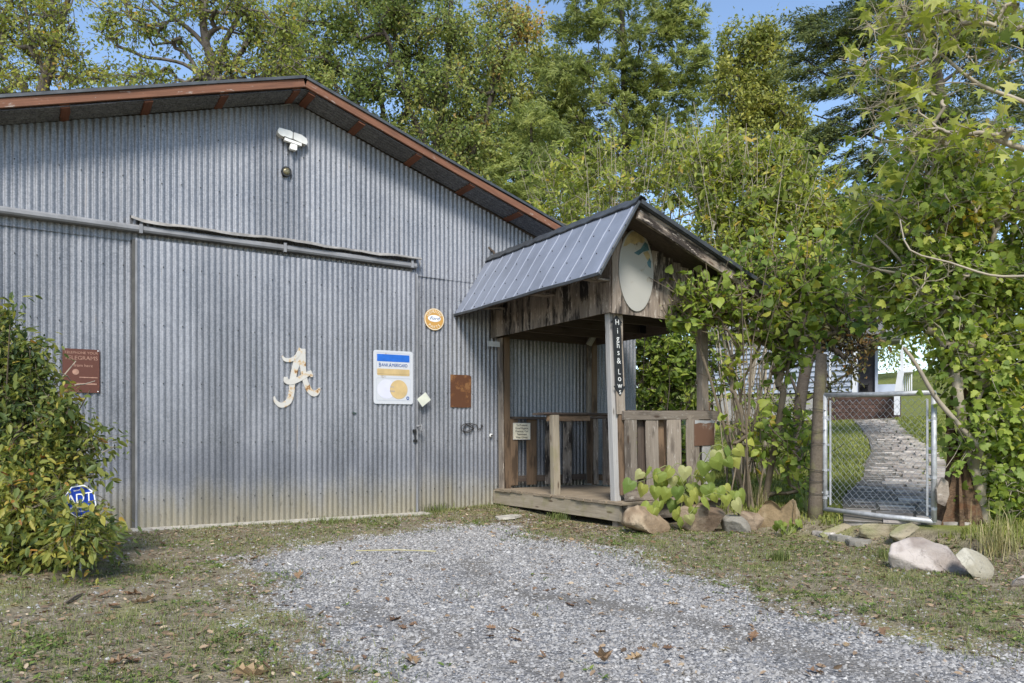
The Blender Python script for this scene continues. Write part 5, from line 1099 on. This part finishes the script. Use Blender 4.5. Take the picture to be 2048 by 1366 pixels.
# stump
s = 7.35; rr = np.random.default_rng(77); th = thing('rotten_stump', 'jagged rotten tree stump with red brown heart right of the gate', 'stump', onG(1915, 1088))
na = 40; V = []; nv = 26; ctr = [at(1915+(1-k/nv)*6, 1092-(1092-760)*k/nv, s+.15) for k in range(nv+1)]
for k in range(nv+1):
    u = k/nv; rad = .085+.17*math.exp(-u*5.5)+.02*math.sin(u*9)
    for j in range(na):
        a = 2*math.pi*j/na; rg = 1+.20*math.sin(a*7+u*3)+.17*math.sin(a*11-u*2)+.10*math.sin(a*17+1)+rr.normal(0, .06); cut = .45+.55*abs(math.sin(a*1.5+.6))*(.7+.3*math.sin(a*7)); kk = min(u, cut)
        c = ctr[int(kk*nv)]; V.append((c.x+rad*rg*math.cos(a)*(1 if u <= cut else .9), c.y+rad*rg*math.sin(a)*(1 if u <= cut else .9), c.z+(rr.uniform(-.02, .03) if u > cut else 0)))
F = [(k*na+j, k*na+(j+1) % na, (k+1)*na+(j+1) % na, (k+1)*na+j) for k in range(nv) for j in range(na)]
mesh_obj('trunk', V, F, M['stump'], th)
mb = MB(); q = at(1886, 985, s-.15); mb.prism([(-.05, -.10), (.02, -.13), (.06, -.02), (.05, .10), (0, .14), (-.06, .03)], q, Vector((*RT, 0)), EZ, .03); mb.build('bark_slab', M['grey'], th)

# ================================================================== HOUSE BEYOND THE GATE
hs = 30.; HO = at(1715, 790, hs); _r = ray(1740); HV = Vector((_r[0], _r[1], 0)).normalized(); HU = Vector((HV.y, -HV.x, 0)); HC = Vector((0, CAMY, CAMZ))
house = thing('white_house', 'white sided house with a covered side porch beyond the garden path', 'house', HO)
def hp(x, y, d=0.):
    r = ray(x); r = Vector((r[0], r[1], (HY-y)/FPX)); return HC+r*(((HO-HC).dot(HV)+d)/r.dot(HV))
def hbox(name, x0, x1, y0, y1, d0, d1, mat, sub=None):
    mb = MB(); a_, b_ = hp(x0, y0, d0), hp(x1, y1, d0); mb.box((a_+b_)/2+HV*((d1-d0)/2), (abs((b_-a_).dot(HU)), d1-d0, abs(b_.z-a_.z)), (HU, HV, EZ)); return mb.build(name, mat, sub or house)
for i in range(12):
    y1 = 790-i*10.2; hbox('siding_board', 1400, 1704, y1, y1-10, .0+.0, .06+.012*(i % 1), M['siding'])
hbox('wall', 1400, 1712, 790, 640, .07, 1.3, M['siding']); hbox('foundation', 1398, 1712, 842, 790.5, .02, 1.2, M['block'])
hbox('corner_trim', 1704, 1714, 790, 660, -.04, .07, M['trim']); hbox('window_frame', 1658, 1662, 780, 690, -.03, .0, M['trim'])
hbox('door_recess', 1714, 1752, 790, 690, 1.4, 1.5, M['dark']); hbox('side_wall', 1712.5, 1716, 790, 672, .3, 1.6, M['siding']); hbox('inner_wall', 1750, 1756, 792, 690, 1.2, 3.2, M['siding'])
for i in range(7): hbox('ceiling_board', 1714, 1800, 681.5, 678.5-i*.02, .3+.5*i, .3+.5*i+.47, M['ceil'])
hbox('porch_fascia', 1712, 1802, 679, 671, .1, .28, M['trim']); hbox('roof', 1390, 1806, 671, 664, -.2, 4.2, M['shingle'])
mesh_obj('roof_slope', [hp(1380, 668, -.4), hp(1800, 668, -.4), hp(1800, 600, 4), hp(1380, 600, 4), hp(1380, 664, -.4), hp(1800, 664, -.4), hp(1800, 596, 4), hp(1380, 596, 4)], [(0, 1, 2, 3), (4, 7, 6, 5), (0, 4, 5, 1), (1, 5, 6, 2), (2, 6, 7, 3), (3, 7, 4, 0)], M['shingle'], house)
hbox('porch_post', 1801, 1807, 790, 679, .4, .52, M['trim'])
hbox('porch_floor', 1714, 1800, 793, 788, .2, 2.8, M['ceil']); hbox('low_wall', 1752, 1792, 790, 768, 2.6, 2.7, M['siding'])
for r_ in range(6):
    for c_ in range(10):
        x0 = 1655+c_*14.8+(7 if r_ % 2 else 0); hbox('brick', x0, min(x0+14.3, 1800), 840-r_*7.7, 840-r_*7.7-7.2, -.12+random.uniform(0, .012), -.02, M['brickred'])
hbox('skirt_core', 1652, 1802, 842, 793.5, -.03, .1, M['dkwood'])
# stair newel and slanted rail at the right
mb = MB(); d0 = -2.2; mb.add([hp(1788, 830, d0), hp(1800, 830, d0), hp(1800, 789, d0), hp(1809, 742, d0), hp(1796, 740, d0), hp(1788, 788, d0)]+[hp(1788, 830, d0+.18), hp(1800, 830, d0+.18), hp(1800, 789, d0+.18), hp(1809, 742, d0+.18), hp(1796, 740, d0+.18), hp(1788, 788, d0+.18)], [(0, 1, 2, 3, 4, 5), (11, 10, 9, 8, 7, 6)]+[(i, i+6, (i+1) % 6+6, (i+1) % 6) for i in range(6)]); mb.build('stair_newel', M['trim'], house)
for i in range(6): hbox('baluster', 1801+i*4.2, 1803.4+i*4.2, 790, 726, -1.9+.3*i, -1.85+.3*i, M['trim'])
hbox('porch_rail', 1800, 1826, 745, 741, -2.0, -.3, M['trim'])
ch = thing('patio_chair', 'black patio chair on the porch of the white house', 'chair', hp(1727, 788, .9))
hbox('seat', 1718, 1738, 770, 766, .8, 1.3, M['black'], ch); hbox('lower_shelf', 1718, 1738, 786, 783, .8, 1.3, M['black'], ch)
for x0 in (1718, 1736.6):
    for d in (.8, 1.26): hbox('leg', x0, x0+1.4, 789, 766, d, d+.04, M['black'], ch)
# path of flagstones
V, F = [], []
for i, q in enumerate(PATHC):
    dq = PATHC[min(i+1, 7)]-PATHC[max(i-1, 0)]; sd_ = Vector((-dq.y, dq.x, 0)).normalized()
    for e in (-1, 1): V.append((q.x+sd_.x*PW[i]*e*1.02, q.y+sd_.y*PW[i]*e*1.02, q.z+.012))
    if i: F.append((2*i-2, 2*i-1, 2*i+1, 2*i))
pth = mesh_obj('path', V, F, plain('path_soil', (.13, .115, .09), .95, 0, .3, 12), None); pth['kind'] = 'structure'
s_ = 0; pl = [Vector(q) for q in PATHC]; seglen = [(pl[i+1]-pl[i]).length for i in range(len(pl)-1)]; tot = sum(seglen); d_ = 0.; row = 0; cnt = 0
def pathat(d):
    i = 0
    while i < len(seglen)-1 and d > seglen[i]: d -= seglen[i]; i += 1
    u = min(1, d/seglen[i]); i2 = min(i+1, len(pl)-1); dd = (pl[min(i+2, len(pl)-1)]-pl[max(i-0, 0)]); return pl[i].lerp(pl[i2], u), dd.normalized(), PW[i]+(PW[i2]-PW[i])*u
while d_ < tot-.2:
    step = random.uniform(.20, .34)*(1 if d_ < 9 else 1.8); c, dr, hw = pathat(d_+step/2); sd_ = Vector((-dr.y, dr.x, 0)).normalized(); dr2 = Vector((dr.x, dr.y, 0)).normalized(); x = -hw+random.uniform(-.08, .05)
    while x < hw-.1:
        wd = random.uniform(.22, .48); xe = min(x+wd, hw+random.uniform(-.05, .08))
        if xe-x < .08: break
        if cnt < 290:
            q = c+sd_*((x+xe)/2); P_ = []; a_, b_ = (xe-x)/2-.012, step/2-.011
            for (u, v) in ((-a_, -b_), (0, -b_*1.04), (a_, -b_), (a_*1.02, 0), (a_, b_), (0, b_*1.03), (-a_, b_), (-a_*1.02, 0)): P_.append((u*random.uniform(.9, 1.02), v*random.uniform(.82, 1.06)))
            zt = max(float(gz(q.x, q.y)), q.z-.03)+.022+random.uniform(-.008, .010); mb = MB(); tl = random.uniform(-.02, .02); mb.prism([(u, v) for u, v in P_], Vector((q.x, q.y, zt)), (sd_+EZ*tl).normalized() if sd_.cross(dr2).z > 0 else (-sd_+EZ*tl).normalized(), dr2, .05); mb.build('flagstone', M['flag'], pth); cnt += 1
        x = xe+.004
    d_ += step

# ================================================================== SECURITY COMPANY SIGN
c = at(160, 1002, 5.60); U = Vector((*RT, 0)); U = (U+EZ*.16).normalized(); Vv = Vector((-RT[0]*.16, -RT[1]*.16, 1)).normalized(); NN = U.cross(Vv)
th = thing('octagon_sign', 'small blue octagonal security company sign half hidden in the left bush', 'sign', Vector((c.x, c.y, 0)))
R_ = .122
oc = lambda r: [(r*math.cos(math.radians(22.5+45*i)), r*math.sin(math.radians(22.5+45*i))) for i in range(8)]
plate('plate', oc(R_), c, U, Vv, .006, M['letter'], th); plate('blue_panel', oc(R_*.93), c+NN*.0015, U, Vv, .001, M['adt'], th)
text('ADT', .096, M['letter'], th, c+NN*.003+Vv*.018, U, Vv, .001, 1.0, shear=.12, ext=.002); text('800.ADT.ASAP', .025, M['letter'], th, c+NN*.003-Vv*.046, U, Vv, .001); text('adt.com', .023, M['letter'], th, c+NN*.003-Vv*.073, U, Vv, .001); text('security', .020, M['letter'], th, c+NN*.003+Vv*.081, U, Vv, .001)
mb = MB(); mb.tube([Vector((c.x, c.y, -.05))-NN*.012, c-NN*.012+Vv*.05], .008, 6); mb.build('stake', M['pipe'], th)

# ================================================================== LOOSE GROUND COVER
def polar(n, r0, r1, k=1.0, half=52):
    """points round the camera, thinning out with distance"""
    u = rng.uniform(0, 1, n); r = r0*(r1/r0)**u if k == 1 else (r0**(2-k)+(r1**(2-k)-r0**(2-k))*u)**(1/(2-k)); a = YAW+np.radians(rng.uniform(-half, half, n)); return r*np.cos(a), CAMY+r*np.sin(a)
def clear(x, y):   # keep off the barn, deck, sill
    return ~((y > -.02) & (x < 8.4)) & ~((x > 5.6) & (x < 7.36) & (y > -2.9)) & ~((y > -.36) & (x > DL-.1) & (x < DR+.1))
# stones
x, y = polar(520000, 2.5, 12.5, 1.15); keep = clear(x, y) & (rng.uniform(size=len(x)) < np.clip(gravel_mask(x, y)*1.15, .04, 1)) & (x < 6.9); x, y = x[keep], y[keep]
bare = fbm(x*1.0+3, y*1.0, 1.5); keep = rng.uniform(size=len(x)) < np.clip(1.0-1.1*np.clip(bare-.05, 0, 1)-.75*rut_mask(x, y), .15, 1); x, y = x[keep], y[keep]; n = len(x)
dist = np.hypot(x, y-CAMY); sz = np.exp(rng.normal(0, .38, n))*(.0042+.00045*dist); base = np.stack([x, y, gz(x, y)-.002], -1)
ang = rng.uniform(0, 6.3, n)[:, None]+np.arange(5)*2*math.pi/5+rng.uniform(-.4, .4, (n, 5)); rad = sz[:, None]*rng.uniform(.75, 1.25, (n, 5))
V = np.empty((n, 6, 3)); V[:, :5, 0] = x[:, None]+rad*np.cos(ang); V[:, :5, 1] = y[:, None]+rad*np.sin(ang); V[:, :5, 2] = base[:, 2:]+rng.uniform(-.1, .35, (n, 5))*sz[:, None]
V[:, 5] = base+np.stack([rng.normal(0, .35, n)*sz, rng.normal(0, .35, n)*sz, sz*rng.uniform(.55, 1.15, n)], -1)
F = (np.array([(0, 1, 5), (1, 2, 5), (2, 3, 5), (3, 4, 5), (4, 0, 5)])[None]+(np.arange(n)*6)[:, None, None]).reshape(-1, 3)
prop(mesh_obj('gravel', V.reshape(-1, 3), F, M['gravel'], None, False, np.repeat(np.clip(rng.normal(.46, .24, n), 0, 1), 5)), 'loose grey crushed stone gravel covering the drive', 'gravel', None, 'stuff')
# grass blades
def blades(name, x, y, h, mat, tone, lean=.5, wd=.004, label='', cat='grass'):
    n = len(x); z = gz(x, y); a = rng.uniform(0, 6.3, n); d = np.stack([np.cos(a), np.sin(a), np.zeros(n)], -1); sd_ = np.stack([-np.sin(a), np.cos(a), np.zeros(n)], -1); L = np.abs(rng.normal(0, lean, n)); b = np.stack([x, y, z-.005], -1); wv = (wd*(1+.12*np.hypot(x, y-CAMY)))[:, None]
    V = np.empty((n, 5, 3)); V[:, 0] = b-sd_*wv; V[:, 1] = b+sd_*wv; m_ = b+d*(L*h*.35)[:, None]+np.array((0, 0, 1))*(h*.6)[:, None]; V[:, 2] = m_+sd_*wv*.7; V[:, 3] = m_-sd_*wv*.7; V[:, 4] = b+d*(L*h*1.1)[:, None]+np.array((0, 0, 1))*(h*np.clip(1.05-L*.55, .35, 1))[:, None]
    F = (np.array([(0, 1, 2, 3), (3, 2, 4, 4)])[None]+(np.arange(n)*5)[:, None, None]).reshape(-1, 4)
    F3 = np.concatenate([F[0::2][:, [0, 1, 2]], F[0::2][:, [0, 2, 3]], F[1::2][:, [0, 1, 2]]]); tn = np.concatenate([tone, tone, tone])
    return prop(mesh_obj(name, V.reshape(-1, 3), F3, mat, None, False, np.clip(tn, 0, 1)), label, cat, None, 'stuff')
x, y = polar(330000, 2.6, 12, 1.1); gm = gravel_mask(x, y); pn = fbm(x, y, 1.7)+.5*fbm(x+9, y, 4.5); side = sstep(3.0, 4.6, x)
dens = np.clip((pn+.26+.12*side)*1.3, 0.06, .85)*(1-gm)**1.3+.02*(fbm(x, y, 3.3) > .45)*gm*6
wall = np.exp(-((y+.38)/.16)**2)*((x > 1.5) & (x < 5.6))*.35+np.exp(-((y+.18)/.12)**2)*((x > 4.5) & (x < 5.6))*.7
rockstrip = ((x > 5.2) & (x < 7) & (y < -2.9)).astype(float)*.12
keep = clear(x, y) & (x < 6.9) & (rng.uniform(size=len(x)) < dens+wall+rockstrip*(1-gm)); x, y = x[keep], y[keep]; n = len(x)
h = np.abs(rng.normal(.022, .012, n))+.010+.05*np.exp(-((y+.30)/.2)**2)*(x > 1.3)*rng.uniform(0, 1, n); blades('grass', x, y, h, M['grass'], np.clip(rng.normal(.46, .2, n)-.10*fbm(x, y, 1.1), 0, 1), 1.25, .0013, 'short patchy grass on the bare ground round the gravel')
x, y = polar(300000, 7.4, 34, 1.35, 34); keep = (x > 6.95+.12*fbm(y, y*0, .6)) & (path_dist(x, y) > .02) & ~((x < 7.5) & (y > -2.9)) & ~((x < 8.5) & (y > -.3)) & (rng.uniform(size=len(x)) < .62); x, y = x[keep], y[keep]
ok = np.array([(Vector((a_, b_, 0))-Vector((HO.x, HO.y, 0))).dot(HV) < -.2 for a_, b_ in zip(x, y)]); x, y = x[ok], y[ok]; n = len(x)
blades('lawn', x, y, np.abs(rng.normal(.045, .016, n))+.02, M['lawn'], rng.normal(.47, .2, n)+.14*fbm(x, y, .9), 0.8, .0034, 'mown yellow green lawn on both sides of the flagstone path')
# taller tufts
for lab, cx, cy, nb, hh, rr_ in (('dark green grass tuft before the stepping stones', 1560, 1122, 160, .11, .10), ('grass tuft at the left foot of the pale pinkish boulder', 1795, 1118, 200, .12, .16), ('dry grass stems at the foot of the right bush', 1995, 1110, 130, .42, .14), ('grass tuft against the concrete sill of the sliding door', 660, 1047, 150, .10, .20), ('grass tuft at the wall just right of the sliding door', 868, 1022, 240, .14, .24), ('weedy tuft against the porch rim board', 1115, 1040, 120, .13, .14), ('dry grass stems beside the tan boulder', 1518, 1015, 50, .38, .08)):
    c = onG(cx, cy); q = rng.normal(0, rr_*.5, (nb, 2)); o = blades('grass_tuft', c.x+q[:, 0], c.y+q[:, 1], hh*rng.uniform(.5, 1.2, nb), M['grass'], rng.normal(.35 if hh < .2 else .85, .15, nb), .6, .0018, lab, 'grass tuft')
# ground weeds
x, y = polar(60000, 2.6, 11, 1.1); gm = gravel_mask(x, y); pn = fbm(x+4, y+2, 2.1); dens = np.clip((pn+.08)*.9, 0, .6)*(1-gm)**1.2+.10*(fbm(x+7, y, 2.7) > .5)*gm; keep = clear(x, y) & (x < 6.9) & (rng.uniform(size=len(x)) < dens*.6); x, y = x[keep], y[keep]
P = np.repeat(np.stack([x, y, gz(x, y)+.008], -1), 5, 0); n = len(P); P += rng.normal(0, .012, (n, 3))*np.array((1, 1, .3)); a = rng.uniform(0, 6.3, n); D = np.stack([np.cos(a), np.sin(a), rng.uniform(.0, .7, n)], -1)
leaf_cloud('ground_weeds', T_OVAL, P, D, rng.normal(0, .3, (n, 3))+np.array((0, 0, 1)), rng.uniform(.014, .042, n), rng.normal(.5, .22, n), M['weed'], None); prop(bpy.data.objects['ground_weeds'], 'low green weeds spread over the dirt and gravel edges', 'weeds')
# litter
x, y = polar(90000, 2.6, 11.5, 1.1); gm = gravel_mask(x, y); pn = fbm(x-4, y+6, 1.4); band = np.exp(-((x-5.2)/.5)**2)*((y > -3.0) & (y < -.2))*.8+np.exp(-((x-6.5)/.6)**2)*(y < -2.9)*.4+((y > -1.3) & (x < 4.8))*.22
dens = np.clip(.26+.45*(pn > .1)*pn, 0, .7)*(1-gm)+band*1.2*(1-.6*gm)+.03*gm; keep = clear(x, y) & (x < 7.0) & (rng.uniform(size=len(x)) < dens*.8); x, y = x[keep], y[keep]; n = len(x)
a = rng.uniform(0, 6.3, n); leaf_cloud('leaf_litter', T_OVAL, np.stack([x, y, gz(x, y)+rng.uniform(.003, .018, n)], -1), np.stack([np.cos(a), np.sin(a), rng.normal(0, .25, n)], -1), rng.normal(0, .45, (n, 3))+np.array((0, 0, 1)), rng.uniform(.012, .055, n), rng.normal(.45, .25, n), M['litter'], None); prop(bpy.data.objects['leaf_litter'], 'brown broken leaf litter strewn over dirt and grass', 'leaf litter')
# whole fallen leaves
LM = []
for q in range(9):
    r = np.random.default_rng(q); V = T_OAK[0].copy(); V[:, 2] = V[:, 2]*r.uniform(.4, 1.8)+.25*r.uniform(-.3, 1)*V[:, 0]**2+.04*r.normal(size=len(V)); V[:, 1] *= r.uniform(.75, 1.15); V[:, 2] -= V[:, 2].min()
    me = bpy.data.meshes.new('fallen_leaf'); me.from_pydata([tuple(v) for v in V], [], [tuple(map(int, f)) for f in T_OAK[1]]); at_ = me.attributes.new('tone', 'FLOAT', 'FACE'); at_.data.foreach_set('value', np.full(len(T_OAK[1]), (.1, .25, .4, .5, .6, .7, .8, .9, .97)[q], np.float32)); me.materials.append(M['dryleaf']); me.update(); LM.append(me)
def fallen(px, py, size, label, group, v=None):
    c = onG(px, py); o = bpy.data.objects.new('fallen_leaf', LM[random.randrange(9) if v is None else v]); attach(o, None, c+EZ*.008); o.scale = (size,)*3; o.rotation_euler = (random.gauss(0, .2), random.gauss(0, .2), random.uniform(0, 6.3)); prop(o, label, 'leaf', group)
gg = 'fallen leaves on the gravel'
for px, py, sz, v, lab in ((825,1315,.16,5,'large curled tan oak leaf on the gravel by the bottom edge left of centre'), (1210,1327,.15,4,'large brown oak leaf on the gravel by the bottom edge right of centre'), (1502,1289,.11,2,'reddish brown leaf alone on the right part of the gravel'), (780,1245,.13,0,'dark brown curled leaf on the open gravel left of centre'), (798,1254,.10,1,'smaller reddish leaf touching the dark brown one on the gravel'), (888,1140,.08,3,'brown curled leaf on the gravel just below the yellow cane'), (993,1070,.09,3,'flat brown leaf where the gravel meets the litter before the pale slab'), (1195,1136,.09,2,'rusty leaf on the gravel edge below the porch corner'), (1130,1210,.09,0,'dark leaf on the bare patch in the middle of the gravel'), (655,1235,.11,2,'reddish leaf at the left edge of the gravel'), (595,1160,.12,4,'tan leaf at the upper left edge of the gravel'), (1285,1318,.10,6,'pale tan leaf on the gravel near the bottom right of centre'), (700,1132,.09,7,'yellowish leaf on the gravel under the left end of the cane'), (1045,1286,.08,1,'small dark reddish leaf on the lower middle gravel'), (1650,1352,.09,3,'brown leaf on the gravel at the bottom right')): fallen(px, py, sz, lab, gg, v)
dg = 'fallen leaves on the left grass'
for px, py, sz, v, lab in ((245,1190,.17,3,'big dark backed leaf, upper one of the pair on the bare left dirt'), (268,1208,.16,5,'big pale leaf, lower one of the pair on the bare left dirt'), (218,1216,.12,2,'rusty leaf just left of the big pair on the dirt'), (195,1198,.11,1,'dark reddish leaf beside the short twig on the left dirt'), (425,1120,.10,4,'brown leaf on the grass before the middle of the sliding door'), (500,1122,.10,2,'reddish leaf on the grass right at the gravel corner'), (210,1335,.12,4,'large tan leaf at the bottom left edge of the picture'), (462,1356,.18,6,'large pale leaf on the grass cut by the bottom edge'), (90,1280,.11,5,'tan leaf on the bare soil low on the left side'), (330,1092,.09,0,'dark leaf in the grass below the sill by the brick'), (250,1322,.12,0,'dark curled leaf above the large tan one at the bottom left'), (30,1310,.11,3,'brown leaf by the left edge of the picture')): fallen(px, py, sz, lab, dg, v)
# the small ones, too many and too small to pick apart, join the litter
P, SZ = [], []
for i in range(150):
    q = (random.uniform(1000, 1990), random.uniform(1060, 1320)) if i < 55 else (random.uniform(1040, 1230), random.uniform(1030, 1085)) if i < 85 else (random.uniform(640, 1700), random.uniform(1090, 1350)) if i < 112 else (random.uniform(0, 560), random.uniform(1085, 1350))
    c = onG(*q); P.append((c.x, c.y, c.z+.012)); SZ.append(random.uniform(.045, .085))
P = np.array(P); n = len(P); a = rng.uniform(0, 6.3, n); ok = clear(P[:, 0], P[:, 1]); 
o = leaf_cloud('small_fallen_leaves', T_OAK, P[ok], np.stack([np.cos(a), np.sin(a), rng.normal(0, .2, n)], -1)[ok], (rng.normal(0, .3, (n, 3))+np.array((0, 0, 1)))[ok], np.array(SZ)[ok], rng.uniform(.05, .9, n)[ok], M['dryleaf'], None); prop(o, 'scattered small brown fallen leaves on the gravel, dirt and grass', 'leaves')
